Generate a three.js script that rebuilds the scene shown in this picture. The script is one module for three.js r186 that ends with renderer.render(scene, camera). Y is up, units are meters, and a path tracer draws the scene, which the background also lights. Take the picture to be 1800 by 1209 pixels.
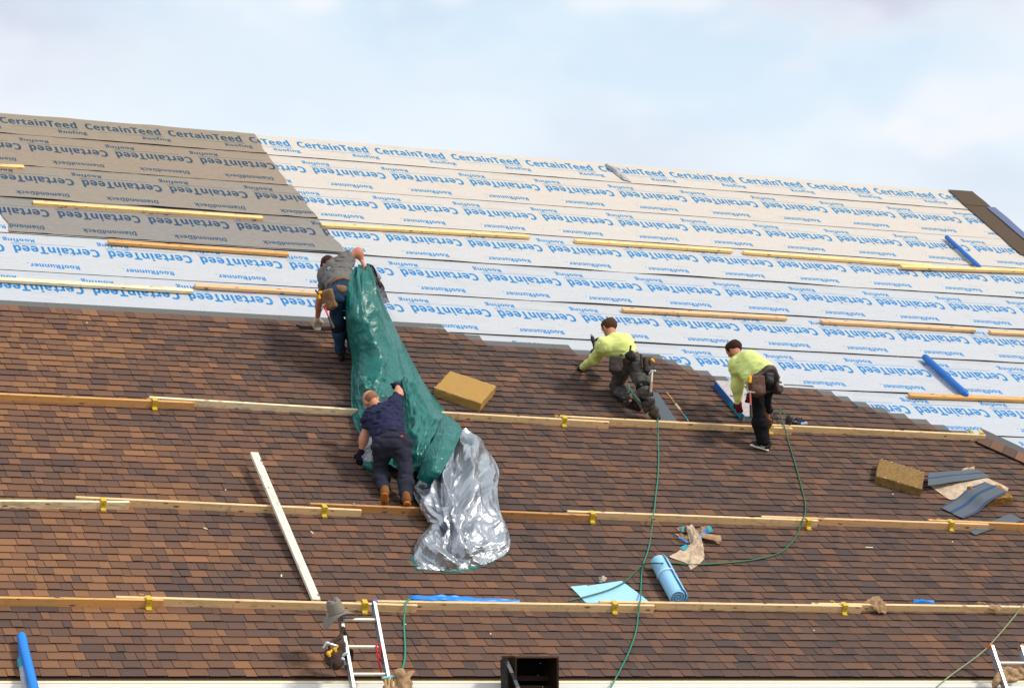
import * as THREE from 'three';
import { mergeGeometries, mergeVertices } from 'three/addons/utils/BufferGeometryUtils.js';
import { RoundedBoxGeometry } from 'three/addons/geometries/RoundedBoxGeometry.js';

// ---------------------------------------------------------------- camera, sky, sun, exposure
const TH = 0.58128, FPX = 4644.44, PW = 1800, PH = 1209;         // roof pitch; lens of the photograph
const scene = new THREE.Scene();
const camera = new THREE.PerspectiveCamera(2 * Math.atan(PH / 2 / FPX) * 180 / Math.PI, 1024 / 687, 0.5, 3000);
camera.position.set(0, 0, 24.5958);
camera.rotation.order = 'YXZ';
camera.rotation.set(0.12599, -0.39324, 0);
camera.updateMatrixWorld(true);
scene.add(camera);

const renderer = new THREE.WebGLRenderer({ antialias: true });
renderer.setSize(1024, 687);
renderer.toneMapping = THREE.LinearToneMapping;
renderer.toneMappingExposure = 1.16;
renderer.shadowMap.enabled = true;

const sun = new THREE.DirectionalLight(new THREE.Color(1.0, 0.92, 0.80), 2.4);
sun.position.set(12 + 20, 5 + 27, -5 + 21);
sun.target.position.set(12, 5, -5);
sun.castShadow = true; sun.shadow.radius = 14;
sun.shadow.mapSize.set(4096, 4096);
Object.assign(sun.shadow.camera, { left: -16, right: 16, top: 16, bottom: -16, near: 1, far: 90 });
scene.add(sun, sun.target);

// ---------------------------------------------------------------- random numbers and noise
function rng(seed) { let s = seed >>> 0; return () => { s = (s + 0x6D2B79F5) >>> 0; let t = Math.imul(s ^ (s >>> 15), 1 | s); t = (t + Math.imul(t ^ (t >>> 7), 61 | t)) ^ t; return ((t ^ (t >>> 14)) >>> 0) / 4294967296; }; }
function h3(x, y, z) { let n = Math.imul(x, 374761393) ^ Math.imul(y, 668265263) ^ Math.imul(z, 2147483647 - 1274126177); n = Math.imul(n ^ (n >>> 13), 1274126177); return ((n ^ (n >>> 16)) >>> 0) / 4294967296; }
const sm = t => t * t * (3 - 2 * t), lerp = (a, b, t) => a + (b - a) * t, clamp = (x, a = 0, b = 1) => Math.min(b, Math.max(a, x));
function vn(x, y, z = 0) {                                          // value noise 0..1
  const i = Math.floor(x), j = Math.floor(y), k = Math.floor(z), a = sm(x - i), b = sm(y - j), c = sm(z - k);
  const L = (kk) => lerp(lerp(h3(i, j, kk), h3(i + 1, j, kk), a), lerp(h3(i, j + 1, kk), h3(i + 1, j + 1, kk), a), b);
  return lerp(L(k), L(k + 1), c);
}
function fbm(x, y, z = 0, o = 4) { let s = 0, a = .5, n = 0; for (let i = 0; i < o; i++) { s += a * vn(x, y, z); n += a; a *= .5; x = x * 2.03 + 17.1; y = y * 2.03 + 5.3; z = z * 2.03 + 9.7; } return s / n; }
function cell(x, y, s = 0) { const i = Math.floor(x), j = Math.floor(y); let m = 9; for (let a = -1; a < 2; a++) for (let b = -1; b < 2; b++) { const d = Math.hypot(i + a + h3(i + a, j + b, s) - x, j + b + h3(i + a, j + b, s + 77) - y); if (d < m) m = d; } return m; }
const ridge = (x, y, z = 0) => 1 - Math.abs(2 * vn(x, y, z) - 1);

// ---------------------------------------------------------------- sky: thin bright cloud over pale blue
{
  const w = 2048, h = 1024, d = new Float32Array(w * h * 4);
  const bumps = [[-5, 12.6, 5, 1.6, 'b', .5], [-8.5, 15.2, 4, 1.2, 'b', .4], [2.2, 13.4, 2.5, .8, 'b', .4], [-4.2, 15.4, 1.5, .35, 'w', .7], [-11.5, 14.6, 3.2, 1.6, 'g', .55], [-8, 16, 5, 1.6, 'b', .5], [9.8, 15.6, 4, 1.3, 'g', .9], [4.8, 14.2, 2.6, 1.2, 'b', .7], [6.5, 12.6, 4, 1.0, 'b', .8], [-1, 14.4, 2.4, 1.2, 'b', .5], [11, 10.4, 2.2, 1.0, 'b', .45], [9.3, 12.0, 1.7, .6, 'w', .8], [-1.9, 15.0, 1.8, .45, 'w', .8], [1.2, 14.8, 1.5, .5, 'w', .6], [4.5, 15.0, 2, .5, 'w', .6], [-6.2, 14.6, 1.2, .3, 'w', .5]];
  for (let y = 0; y < h; y++) {
    const el = (y + .5) / h * 180 - 90;
    for (let x = 0; x < w; x++) {
      // direction of this texel: u = atan2(z, x) / 2pi + .5
      const az0 = ((x + .5) / w - .5) * 2 * Math.PI, dx = Math.cos(az0), dz = Math.sin(az0);
      let a = Math.atan2(dx, -dz) * 180 / Math.PI - 22.53;           // degrees right of the camera's axis
      if (a < -180) a += 360; if (a > 180) a -= 360;
      const ce = Math.cos(el * Math.PI / 180), px = dx * ce, pz = dz * ce, py = Math.sin(el * Math.PI / 180);
      const n1 = fbm(px * 7 + 3, py * 16 + 1, pz * 7 + 8, 5), n2 = fbm(px * 26 + 7, py * 60, pz * 26 + 2, 5), n3 = fbm(px * 60 + 1, py * 150, pz * 60 + 4, 4);
      let B = clamp((n1 - .46) * 1.9), G = 0, Wt = clamp((n2 - .56) * 2.2) * .5;
      for (const [ba, be, sa, se, k, s] of bumps) {
        const q = ((a - ba + (n2 - .5) * 5) / sa) ** 2 + ((el - be + (n3 - .5) * 2.2 + (n2 - .5) * 1.2) / se) ** 2, g = s * Math.exp(-q);
        if (k === 'b') B += g; else if (k === 'g') G += g; else Wt += g * (.45 + 1.1 * n3);
      }
      B = clamp(B * 1.25) * clamp((el - 8) / 6, .1, 1); G = clamp(G + clamp((n1 - .58) * 2)); Wt = clamp(Wt);
      let r = .845, g_ = .905, b_ = .965;
      r = lerp(r, .55, B * .68); g_ = lerp(g_, .745, B * .68); b_ = lerp(b_, .92, B * .68);
      const gg = G * .95 * (.6 + .8 * n2); r = lerp(r, .56, gg); g_ = lerp(g_, .57, gg); b_ = lerp(b_, .73, gg);
      r = lerp(r, .99, Wt * .65); g_ = lerp(g_, .97, Wt * .65); b_ = lerp(b_, .97, Wt * .65);
      if (el < 0) { const t = clamp(-el / 6); r = lerp(r, .34, t); g_ = lerp(g_, .34, t); b_ = lerp(b_, .31, t); }
      const o = (y * w + x) * 4; d[o] = r * .9; d[o + 1] = g_ * .9; d[o + 2] = b_ * .9; d[o + 3] = 1;
    }
  }
  const t = new THREE.DataTexture(d, w, h, THREE.RGBAFormat, THREE.FloatType);
  t.mapping = THREE.EquirectangularReflectionMapping; t.magFilter = t.minFilter = THREE.LinearFilter; t.wrapS = THREE.RepeatWrapping; t.needsUpdate = true;
  scene.background = t; scene.environment = t;
}

// ---------------------------------------------------------------- places: roof coordinates (u along the eave, v up the slope, h off the surface)
const S_ = Math.sin(TH), C_ = Math.cos(TH);
const V3 = (x, y, z) => new THREE.Vector3(x, y, z);
const world = (u, v, h = 0) => V3(u, S_ * v + C_ * h, -C_ * v + S_ * h);
const camF = V3(0, 0, -1).applyQuaternion(camera.quaternion), camR = V3(1, 0, 0).applyQuaternion(camera.quaternion), camU = V3(0, 1, 0).applyQuaternion(camera.quaternion);
const NRM = V3(0, C_, S_), UPS = V3(0, S_, -C_), UAX = V3(1, 0, 0);
function rp(x, y, h = 0) {                                         // measured point of the photograph -> place on the roof, h metres off it
  const r = camF.clone().multiplyScalar(FPX).addScaledVector(camR, x - PW / 2).addScaledVector(camU, -(y - PH / 2));
  const t = (h - camera.position.dot(NRM)) / r.dot(NRM), X = camera.position.clone().addScaledVector(r, t);
  return [X.x, X.dot(UPS)];
}
const rw = (x, y, h = 0) => world(...rp(x, y, h), h);
function atDepth(x, y, z) { return camera.position.clone().addScaledVector(camF, z).addScaledVector(camR, (x - PW / 2) * z / FPX).addScaledVector(camU, -(y - PH / 2) * z / FPX); }

// ---------------------------------------------------------------- naming
const used = {};
function numbered(n) { n = n.replace(/_\d{3}$/, ''); const k = used[n] = (used[n] ?? -1) + 1; return k ? n + '_' + String(k).padStart(3, '0') : n; }
function tag(o, label, category, group, kind) { if (label) o.userData.label = label; if (category) o.userData.category = category; if (group) o.userData.group = group; if (kind) o.userData.kind = kind; return o; }
function lit(o) { o.traverse(m => { if (m.isMesh) { m.castShadow = true; m.receiveShadow = true; } }); return o; }
function part(parent, name, geo, mat) { const m = new THREE.Mesh(geo, mat); m.name = name; m.castShadow = m.receiveShadow = true; parent.add(m); return m; }
function onRoof(name, label, cat, u, v, h = 0, turn = 0, group) {  // group lying on the roof: x along the eave, y off the surface, -z up the slope
  const g = new THREE.Group(); g.name = numbered(name); g.position.copy(world(u, v, h));
  g.quaternion.setFromAxisAngle(UAX, TH).multiply(new THREE.Quaternion().setFromAxisAngle(V3(0, 1, 0), turn));
  scene.add(g); return tag(g, label, cat, group);
}
function stand(name, label, cat, p, group) { const g = new THREE.Group(); g.name = numbered(name); g.position.copy(p); scene.add(g); return tag(g, label, cat, group); }

// ---------------------------------------------------------------- materials
const srgb = (r, g, b) => new THREE.Color().setRGB(r / 255, g / 255, b / 255, THREE.SRGBColorSpace);
const M = (r, g, b, rough = .8, o = {}) => new THREE.MeshPhysicalMaterial({ color: srgb(r, g, b), roughness: rough, specularIntensity: rough > .75 ? .35 : 1, ...o });
function noiseTex(w, h, f, rep) {                                   // grey detail map from f(x, y) -> 0..1 (multiplies the colour), made to wrap
  const d = new Uint8Array(w * h * 4);
  for (let y = 0; y < h; y++) for (let x = 0; x < w; x++) { const c = f(x, y), o = (y * w + x) * 4, q = Array.isArray(c) ? c : [c, c, c]; for (let i = 0; i < 3; i++) d[o + i] = 255 * clamp(q[i]); d[o + 3] = 255; }
  const t = new THREE.DataTexture(d, w, h); t.wrapS = t.wrapT = THREE.RepeatWrapping; t.magFilter = THREE.LinearFilter; t.minFilter = THREE.LinearMipmapLinearFilter; t.generateMipmaps = true; t.colorSpace = THREE.SRGBColorSpace; t.needsUpdate = true;
  if (rep) t.repeat.set(rep, rep); return t;
}
const R0 = rng(7);
const granTex = noiseTex(512, 512, () => { const a = R0(), b = R0(); return .8 + .2 * a - (b > .93 ? .25 : 0) + (b < .05 ? .1 : 0); });
const granBump = granTex.clone(); granBump.colorSpace = THREE.NoColorSpace;
const clothTex = noiseTex(256, 256, (x, y) => .84 + .1 * R0() + .06 * Math.sin(x * Math.PI / 2) * Math.sin(y * Math.PI / 2));
const blotTex = noiseTex(256, 256, (x, y) => { const n = fbm(x / 22, y / 22, 3, 4), m = fbm(x / 7, y / 7, 9, 3); return .8 + .18 * clamp((n - .3) * 1.6) + .1 * (m - .5); });
function woodTex(base, streak, seed, knots) {
  const r = rng(seed), ks = []; for (let i = 0; i < knots; i++) ks.push([r() * 1024, r() * 128, 4 + r() * 5]);
  return noiseTex(1024, 128, (x, y) => {
    let wy = y; let kd = 0;
    for (const [kx, ky, kr] of ks) { const dx = (x - kx) * .75, dy = y - ky, q = Math.hypot(dx, dy) / kr; wy += 14 * Math.sign(dy) * Math.exp(-q * .6); kd = Math.max(kd, clamp(1.5 - q)); }
    const g = fbm(x / 160 + seed, wy / 3.2, seed, 3), l = fbm(x / 300, wy / 22, seed + 5, 3), f = R0();
    const t = clamp(.28 + .9 * (g - .5) + .6 * (l - .5) + .06 * (f - .5));
    const st = clamp((fbm(x / 55 + seed * 3, y / 26, seed + 9, 3) - .6) * 3.2) * .4, sc = clamp((fbm(x / 14, y / 60 + seed, seed + 2, 2) - .72) * 6) * .3;
    return [0, 1, 2].map(i => lerp(lerp(lerp(base[i], streak[i], t), [92, 52, 26][i], kd * .8), [112, 96, 78][i], Math.max(st, sc)) / 255);
  });
}
const woodM = [
  [[250, 232, 196], [228, 198, 146], 11, 5], [[228, 176, 108], [188, 128, 66], 23, 9], [[240, 205, 155], [210, 168, 114], 37, 7], [[252, 214, 152], [240, 178, 96], 41, 7],
  [[238, 192, 142], [208, 154, 102], 53, 6], [[236, 226, 210], [218, 203, 182], 61, 4], [[202, 148, 92], [150, 100, 54], 71, 12],
].map(([b, s, sd, k]) => new THREE.MeshStandardMaterial({ map: woodTex(b, s, sd, k), roughness: .75 }));

// ---------------------------------------------------------------- geometry helpers
function colourAll(g, c) { const n = g.attributes.position.count, a = new Float32Array(n * 3); for (let i = 0; i < n; i++) { a[i * 3] = c.r; a[i * 3 + 1] = c.g; a[i * 3 + 2] = c.b; } g.setAttribute('color', new THREE.BufferAttribute(a, 3)); return g; }
function merged(list) { return mergeGeometries(list.map(g => { g = g.index ? g.toNonIndexed() : g; for (const k of Object.keys(g.attributes)) if (!['position', 'normal', 'uv', 'color'].includes(k)) g.deleteAttribute(k); return g; })); }
function box(w, h, d, x = 0, y = 0, z = 0, r = .003) { const g = r ? new RoundedBoxGeometry(w, h, d, 1, Math.min(r, w / 2.1, h / 2.1, d / 2.1)) : new THREE.BoxGeometry(w, h, d); return g.translate(x, y, z); }
function boxUV(g, su = 1, sv = 1) {                                 // uv in metres by facing
  const p = g.attributes.position, n = g.attributes.normal, a = new Float32Array(p.count * 2);
  for (let i = 0; i < p.count; i++) { const X = p.getX(i), Y = p.getY(i), Z = p.getZ(i), ax = Math.abs(n.getX(i)), ay = Math.abs(n.getY(i)), az = Math.abs(n.getZ(i)); let s, t; if (ax > ay && ax > az) { s = Z; t = Y; } else if (ay > az) { s = X; t = Z; } else { s = X; t = Y; } a[i * 2] = s / su; a[i * 2 + 1] = t / sv; }
  g.setAttribute('uv', new THREE.BufferAttribute(a, 2)); return g;
}
function tube(pts, r, seg = 60, rad = 7, closed = false) { return new THREE.TubeGeometry(new THREE.CatmullRomCurve3(pts, closed, 'centripetal'), seg, r, rad, closed); }
function rod(a, b, r, r2 = r, seg = 14) { const d = b.clone().sub(a), g = new THREE.CylinderGeometry(r2, r, d.length(), seg); g.translate(0, d.length() / 2, 0); g.applyQuaternion(new THREE.Quaternion().setFromUnitVectors(V3(0, 1, 0), d.normalize())); return g.translate(a.x, a.y, a.z); }
function sheet(rows, nu, nv, disp) {                                // Catmull-Rom surface through rows of points, then moved along its normal by disp(s, t, p)
  const cr = (p, q, r, s, t) => p.clone().multiplyScalar(-.5 * t + t * t - .5 * t * t * t).addScaledVector(q, 1 - 2.5 * t * t + 1.5 * t * t * t).addScaledVector(r, .5 * t + 2 * t * t - 1.5 * t * t * t).addScaledVector(s, -.5 * t * t + .5 * t * t * t);
  const ev = (P, x) => { const n = P.length - 1, f = clamp(x) * n, i = Math.min(n - 1, Math.floor(f)); return cr(P[Math.max(0, i - 1)], P[i], P[i + 1], P[Math.min(n, i + 2)], f - i); };
  const pos = [], uv = [], idx = [];
  for (let j = 0; j <= nv; j++) for (let i = 0; i <= nu; i++) { const p = ev(rows.map(r => ev(r, i / nu)), j / nv); pos.push(p.x, p.y, p.z); uv.push(i / nu, j / nv); }
  for (let j = 0; j < nv; j++) for (let i = 0; i < nu; i++) { const a = j * (nu + 1) + i, b = a + 1, c = a + nu + 1, d = c + 1; idx.push(a, c, b, b, c, d); }
  const g = new THREE.BufferGeometry(); g.setAttribute('position', new THREE.Float32BufferAttribute(pos, 3)); g.setAttribute('uv', new THREE.Float32BufferAttribute(uv, 2)); g.setIndex(idx); g.computeVertexNormals();
  if (disp) { const P = g.attributes.position, N = g.attributes.normal, O = P.clone(); for (let k = 0; k < P.count; k++) { const q = V3(O.getX(k), O.getY(k), O.getZ(k)), m = disp(uv[k * 2], uv[k * 2 + 1], q); P.setXYZ(k, q.x + N.getX(k) * m, q.y + N.getY(k) * m, q.z + N.getZ(k) * m); } g.computeVertexNormals(); }
  return g;
}
function slabbed(g, t) {                                            // gives an open sheet a thickness t below itself
  const P = g.attributes.position, N = g.attributes.normal, n = P.count, pos = [], uv = [], idx = [...g.index.array], U = g.attributes.uv;
  for (let k = 0; k < n; k++) { pos.push(P.getX(k), P.getY(k), P.getZ(k)); uv.push(U.getX(k), U.getY(k)); }
  for (let k = 0; k < n; k++) { pos.push(P.getX(k) - N.getX(k) * t, P.getY(k) - N.getY(k) * t, P.getZ(k) - N.getZ(k) * t); uv.push(U.getX(k), U.getY(k)); }
  const m = idx.length, cnt = {}; for (let i = 0; i < m; i += 3) { idx.push(idx[i] + n, idx[i + 2] + n, idx[i + 1] + n); for (let e = 0; e < 3; e++) { const a = idx[i + e], b = idx[i + (e + 1) % 3]; cnt[a + '_' + b] = [a, b]; } }
  for (const k in cnt) { const [a, b] = cnt[k]; if (!cnt[b + '_' + a]) idx.push(b, a, a + n, b, a + n, b + n); }
  const o = new THREE.BufferGeometry(); o.setAttribute('position', new THREE.Float32BufferAttribute(pos, 3)); o.setAttribute('uv', new THREE.Float32BufferAttribute(uv, 2)); o.setIndex(idx); const q = o.toNonIndexed(); q.computeVertexNormals();
  return q;
}
function fan(outline, ch, amp, seed, rings = 12, per = 6, f = 14) { // crumpled sheet inside an outline of points [x, y, h]; outline and centre on the roof
  const O = new THREE.CatmullRomCurve3(outline.map(p => p), true, 'catmullrom', .15).getPoints(outline.length * per).slice(0, -1), c = O.reduce((a, p) => a.add(p), V3(0, 0, 0)).multiplyScalar(1 / O.length); c.y = ch;
  const pos = [c.x, c.y, c.z], uv = [.5, .5], idx = [], n = O.length;
  for (let r = 1; r <= rings; r++) for (let i = 0; i < n; i++) {
    const t = r / rings, p = c.clone().lerp(O[i], t); p.y = lerp(ch, O[i].y, t * t);
    const q = 1.1 * (cell(p.x * f * .8 + seed, p.z * f * .8, seed) - .45) + .45 * (cell(p.x * f * 2.1, p.z * f * 2.1 + seed, seed) - .45);
    p.y = Math.max(.036, p.y + amp * q); pos.push(p.x, p.y, p.z); uv.push(p.x * 2, p.z * 2);
    const a = 1 + (r - 1) * n + i, b = 1 + (r - 1) * n + (i + 1) % n;
    if (r === 1) idx.push(0, a, b); else idx.push(a - n, a, b, a - n, b, b - n);
  }
  const g = new THREE.BufferGeometry(); g.setAttribute('position', new THREE.Float32BufferAttribute(pos, 3)); g.setAttribute('uv', new THREE.Float32BufferAttribute(uv, 2)); g.setIndex(idx); g.computeVertexNormals();
  if (g.attributes.normal.getY(0) < 0) { const ii = g.index.array; for (let i = 0; i < ii.length; i += 3) { const t = ii[i + 1]; ii[i + 1] = ii[i + 2]; ii[i + 2] = t; } g.computeVertexNormals(); }
  return g;
}
// solid fields meshed with surface nets
const cap = (a, b, ra, rb = ra) => ({ t: 0, a: [a.x, a.y, a.z], b: [b.x, b.y, b.z], ra, rb });
function obox(c, X, Y, Z, hx, hy, hz, r = .01) { return { t: 1, c: [c.x, c.y, c.z], X: X.toArray(), Y: Y.toArray(), Z: Z.toArray(), h: [hx - r, hy - r, hz - r], r }; }
function dPrim(p, x, y, z) {
  if (p.t === 0) { const ax = p.a[0], ay = p.a[1], az = p.a[2], bx = p.b[0] - ax, by = p.b[1] - ay, bz = p.b[2] - az, px = x - ax, py = y - ay, pz = z - az, l = bx * bx + by * by + bz * bz; let t = l > 0 ? (px * bx + py * by + pz * bz) / l : 0; t = t < 0 ? 0 : t > 1 ? 1 : t; const qx = px - bx * t, qy = py - by * t, qz = pz - bz * t; return Math.sqrt(qx * qx + qy * qy + qz * qz) - (p.ra + (p.rb - p.ra) * t); }
  const px = x - p.c[0], py = y - p.c[1], pz = z - p.c[2], a = Math.abs(px * p.X[0] + py * p.X[1] + pz * p.X[2]) - p.h[0], b = Math.abs(px * p.Y[0] + py * p.Y[1] + pz * p.Y[2]) - p.h[1], c = Math.abs(px * p.Z[0] + py * p.Z[1] + pz * p.Z[2]) - p.h[2];
  return Math.hypot(Math.max(a, 0), Math.max(b, 0), Math.max(c, 0)) + Math.min(Math.max(a, b, c), 0) - p.r;
}
function field(prims, k = .03) { return (x, y, z) => { let d = 9; for (const p of prims) { const e = dPrim(p, x, y, z); if (d === 9) { d = e; continue; } const h = k - Math.abs(d - e); d = Math.min(d, e) - (h > 0 ? h * h / (4 * k) : 0); } return d; }; }
function bounds(prims, m) { const lo = [9e9, 9e9, 9e9], hi = [-9e9, -9e9, -9e9]; for (const p of prims) { const pts = p.t === 0 ? [[p.a, p.ra], [p.b, p.rb]] : [[p.c, Math.hypot(...p.h) + p.r]]; for (const [q, r] of pts) for (let i = 0; i < 3; i++) { lo[i] = Math.min(lo[i], q[i] - r - m); hi[i] = Math.max(hi[i], q[i] + r + m); } } return [lo, hi]; }
function nets(prims, cell, k = .03, mod) {                          // mod(d, x, y, z) may carve or wrinkle the field
  const [lo, hi] = bounds(prims, .03 + cell * 2), n = [0, 1, 2].map(i => Math.ceil((hi[i] - lo[i]) / cell) + 1), F = field(prims, k), A = new Float32Array(n[0] * n[1] * n[2]), id = (i, j, l) => (l * n[1] + j) * n[0] + i;
  for (let l = 0; l < n[2]; l++) for (let j = 0; j < n[1]; j++) for (let i = 0; i < n[0]; i++) { const x = lo[0] + i * cell, y = lo[1] + j * cell, z = lo[2] + l * cell; let d = F(x, y, z); if (mod && d < .06) d = mod(d, x, y, z); A[id(i, j, l)] = d; }
  const vi = new Int32Array(A.length).fill(-1), pos = [], idx = [];
  for (let l = 0; l < n[2] - 1; l++) for (let j = 0; j < n[1] - 1; j++) for (let i = 0; i < n[0] - 1; i++) {
    const v = []; let m = 0; for (let q = 0; q < 8; q++) { const d = A[id(i + (q & 1), j + (q >> 1 & 1), l + (q >> 2))]; v.push(d); if (d < 0) m |= 1 << q; }
    if (m === 0 || m === 255) continue;
    let sx = 0, sy = 0, sz = 0, c = 0;
    for (let q = 0; q < 8; q++) for (let b = 0; b < 3; b++) { const w = q | 1 << b; if (w === q || (v[q] < 0) === (v[w] < 0)) continue; const t = v[q] / (v[q] - v[w]); sx += (q & 1) + (b === 0 ? t : 0); sy += (q >> 1 & 1) + (b === 1 ? t : 0); sz += (q >> 2) + (b === 2 ? t : 0); c++; }
    vi[id(i, j, l)] = pos.length / 3; pos.push(lo[0] + (i + sx / c) * cell, lo[1] + (j + sy / c) * cell, lo[2] + (l + sz / c) * cell);
  }
  for (let l = 1; l < n[2] - 1; l++) for (let j = 1; j < n[1] - 1; j++) for (let i = 1; i < n[0] - 1; i++) {
    const d0 = A[id(i, j, l)] < 0;
    const quad = (a, b, c, d, f) => { if (a < 0 || b < 0 || c < 0 || d < 0) return; f ? idx.push(a, b, c, a, c, d) : idx.push(a, c, b, a, d, c); };
    if (d0 !== A[id(i + 1, j, l)] < 0) quad(vi[id(i, j - 1, l - 1)], vi[id(i, j, l - 1)], vi[id(i, j, l)], vi[id(i, j - 1, l)], d0);
    if (d0 !== A[id(i, j + 1, l)] < 0) quad(vi[id(i - 1, j, l - 1)], vi[id(i - 1, j, l)], vi[id(i, j, l)], vi[id(i, j, l - 1)], d0);
    if (d0 !== A[id(i, j, l + 1)] < 0) quad(vi[id(i - 1, j - 1, l)], vi[id(i, j - 1, l)], vi[id(i, j, l)], vi[id(i - 1, j, l)], d0);
  }
  const g = new THREE.BufferGeometry(); g.setAttribute('position', new THREE.Float32BufferAttribute(pos, 3)); g.setIndex(idx); g.computeVertexNormals();
  return boxUV(g, .25, .25);
}

// ---------------------------------------------------------------- ground and house
{
  const g = new THREE.PlaneGeometry(900, 900, 60, 60).rotateX(-Math.PI / 2); const paleGravel = M(160, 154, 144, .95, { map: blotTex.clone() }); paleGravel.map.repeat.set(300, 300);  // unseen lot, pale gravel tone chosen to bounce light onto the plank fronts
  const m = part(scene, 'ground', g, paleGravel); m.position.y = -4.2; m.userData.kind = 'structure';
}
const E_ = .1409, SEAM = [0, 1, 2, 3, 4, 5, 6].map(i => 6.8417 + i * 1.13369), UL = 1.5, UR = 23.45, RIDGE = 14.4;
const house = stand('house', 'large house seen from the eave with its roof half shingled in brown', 'house', V3(12.5, -4.2, -12));
const roof = part(house, 'roof', box(UR - UL, .06, RIDGE, (UR + UL) / 2, -.036, -RIDGE / 2, 0), M(150, 120, 84, .9));
roof.position.set(-12.5, 4.2, 12); roof.rotation.x = TH;
{
  const ry = world(0, RIDGE), b = (w, h, d, x, y, z) => box(w, h, d, x - 12.5, y + 4.2, z + 12, 0);
  const rear = part(house, 'roof_rear', box(UR - UL, .06, RIDGE, (UR + UL) / 2, -.036, RIDGE / 2, 0), M(80, 66, 58, .9));
  rear.position.set(-12.5, 4.2 + ry.y, 12 + ry.z); rear.rotation.x = -TH; rear.translateY(-.02); rear.translateZ(-0.0); rear.rotation.x = -TH; rear.rotation.order = 'YXZ'; rear.rotation.y = Math.PI; rear.rotation.x = TH;
  rear.geometry = box(UR - UL, .06, RIDGE, -(UR + UL) / 2, -.036, RIDGE / 2, 0);
  part(house, 'trim_board', b(UR - UL, .022, .03, 12.5, -.031, .012), M(238, 226, 198, .7));
  part(house, 'gutter', b(UR - UL, .05, .09, 12.5, -.07, .03), M(250, 249, 245, .5));
  part(house, 'fascia_board', b(UR - UL, .18, .03, 12.5, -.187, -.005), M(120, 82, 54, .8));
  part(house, 'soffit', b(UR - UL, .02, .5, 12.5, -.27, -.27), M(210, 200, 180, .8));
  const wall = M(170, 150, 128, .9);
  part(house, 'wall', b(UR - UL - .8, 3.9, .2, 12.5, -2.25, -.6), wall);
  part(house, 'wall', b(UR - UL - .8, 3.9, .2, 12.5, -2.25, -23.4), wall);
  for (const x of [UL + .5, UR - .5]) { const s = new THREE.Shape([new THREE.Vector2(.5, -4.2), new THREE.Vector2(23.5, -4.2), new THREE.Vector2(23.5, -.1), new THREE.Vector2(12.03, 7.6), new THREE.Vector2(.5, -.1)]); const e = new THREE.ExtrudeGeometry(s, { depth: .2, bevelEnabled: false }).rotateY(Math.PI / 2); e.translate(x - 12.5 - .1, 4.2, 12); part(house, 'gable_wall', e, wall); }
}
// ---- printed underlayment
function printTex(bg, ink, kind) {
  const P = 512, n = 4, H = 476, cv = document.createElement('canvas'); cv.width = P * n; cv.height = H; const c = cv.getContext('2d'), r = rng(kind.length * 31);
  c.fillStyle = `rgb(${bg})`; c.fillRect(0, 0, cv.width, H);
  for (let i = 0; i < 5200; i++) { const s = r(); c.fillStyle = s < .5 ? `rgba(255,255,255,${.05 + .1 * r()})` : `rgba(60,60,70,${.03 + .07 * r()})`; c.fillRect(r() * cv.width, r() * H, 3 + r() * 40, 1 + r() * 2); }
  for (let i = 0; i < 60; i++) { c.fillStyle = `rgba(120,105,90,${.02 + .04 * r()})`; c.beginPath(); c.ellipse(r() * cv.width, r() * H, 20 + r() * 60, 5 + r() * 18, 0, 0, 7); c.fill(); }
  const txt = (s, x0, x1, yTop, h, weight = 'bold', fam = 'sans-serif') => {   // reads from the ridge: turned half round
    c.save(); c.translate(x1, yTop); c.rotate(Math.PI); c.font = `${weight} 100px ${fam}`; const w = c.measureText(s).width; c.scale((x1 - x0) / w, h / 73); c.textBaseline = 'alphabetic'; c.fillText(s, 0, 0); if (h > 20) { c.strokeStyle = c.fillStyle; c.lineWidth = 3; c.lineJoin = 'round'; c.strokeText(s, 0, 0); } c.restore();
  };
  c.fillStyle = `rgb(${ink})`;
  for (let i = -1; i <= n; i++) {
    const x = i * P;
    txt('CertainTeed', x + 4, x + 474, 150, 93); c.fillRect(x + 4, 118, 400, 4);
    txt('SAINT-GOBAIN', x + 4, x + 140, 128, 13, 'normal');
    txt('Roofing', x - 34, x + 142, 63, 42, 'bold');
    if (kind === 'RoofRunner') { txt('RoofRunner', x + 62, x + 330, 370, 50); c.fillRect(x + 50, 366, 8, 8); } else txt('DiamondDeck', x + 110, x + 412, 370, 50);
  }
  for (let i = 0; i < 90; i++) { const x = r() * cv.width, y = r() * H; c.fillStyle = `rgba(255,255,255,${kind === 'RoofRunner' ? .5 : .12})`; c.beginPath(); c.ellipse(x, y, 5, 6, 0, 0, 7); c.fill(); c.fillStyle = 'rgba(70,80,100,.45)'; c.beginPath(); c.ellipse(x + 1, y + 3, 5, 4, 0, 0, 7); c.fill(); }
  const t = new THREE.CanvasTexture(cv); t.colorSpace = THREE.SRGBColorSpace; t.wrapS = t.wrapT = THREE.RepeatWrapping; t.magFilter = THREE.LinearFilter; t.generateMipmaps = true; t.minFilter = THREE.LinearMipmapLinearFilter; t.anisotropy = 8; return t;
}
const texW = printTex('200,199,198', '0,122,186', 'RoofRunner'), texG = printTex('142,132,121', '6,56,90', 'DiamondDeck');
const ENDS = { 56: 12.07, 55: 12.3, 54: 12.5, 53: 13.7, 52: 14.95, 51: 15.11, 50: 15.28, 49: 15.48, 48: 15.68, 47: 16.9, 46: 17.11, 45: 17.29, 44: 17.49, 43: 17.7, 42: 17.93, 41: 18.19, 40: 18.39, 39: 18.65, 38: 18.8, 37: 18.99, 36: 19.15 };
const endOf = k => ENDS[k] ?? (k < 36 ? Math.min(UR - .02, 19.15 + (36 - k) * .2) : 0);
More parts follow.
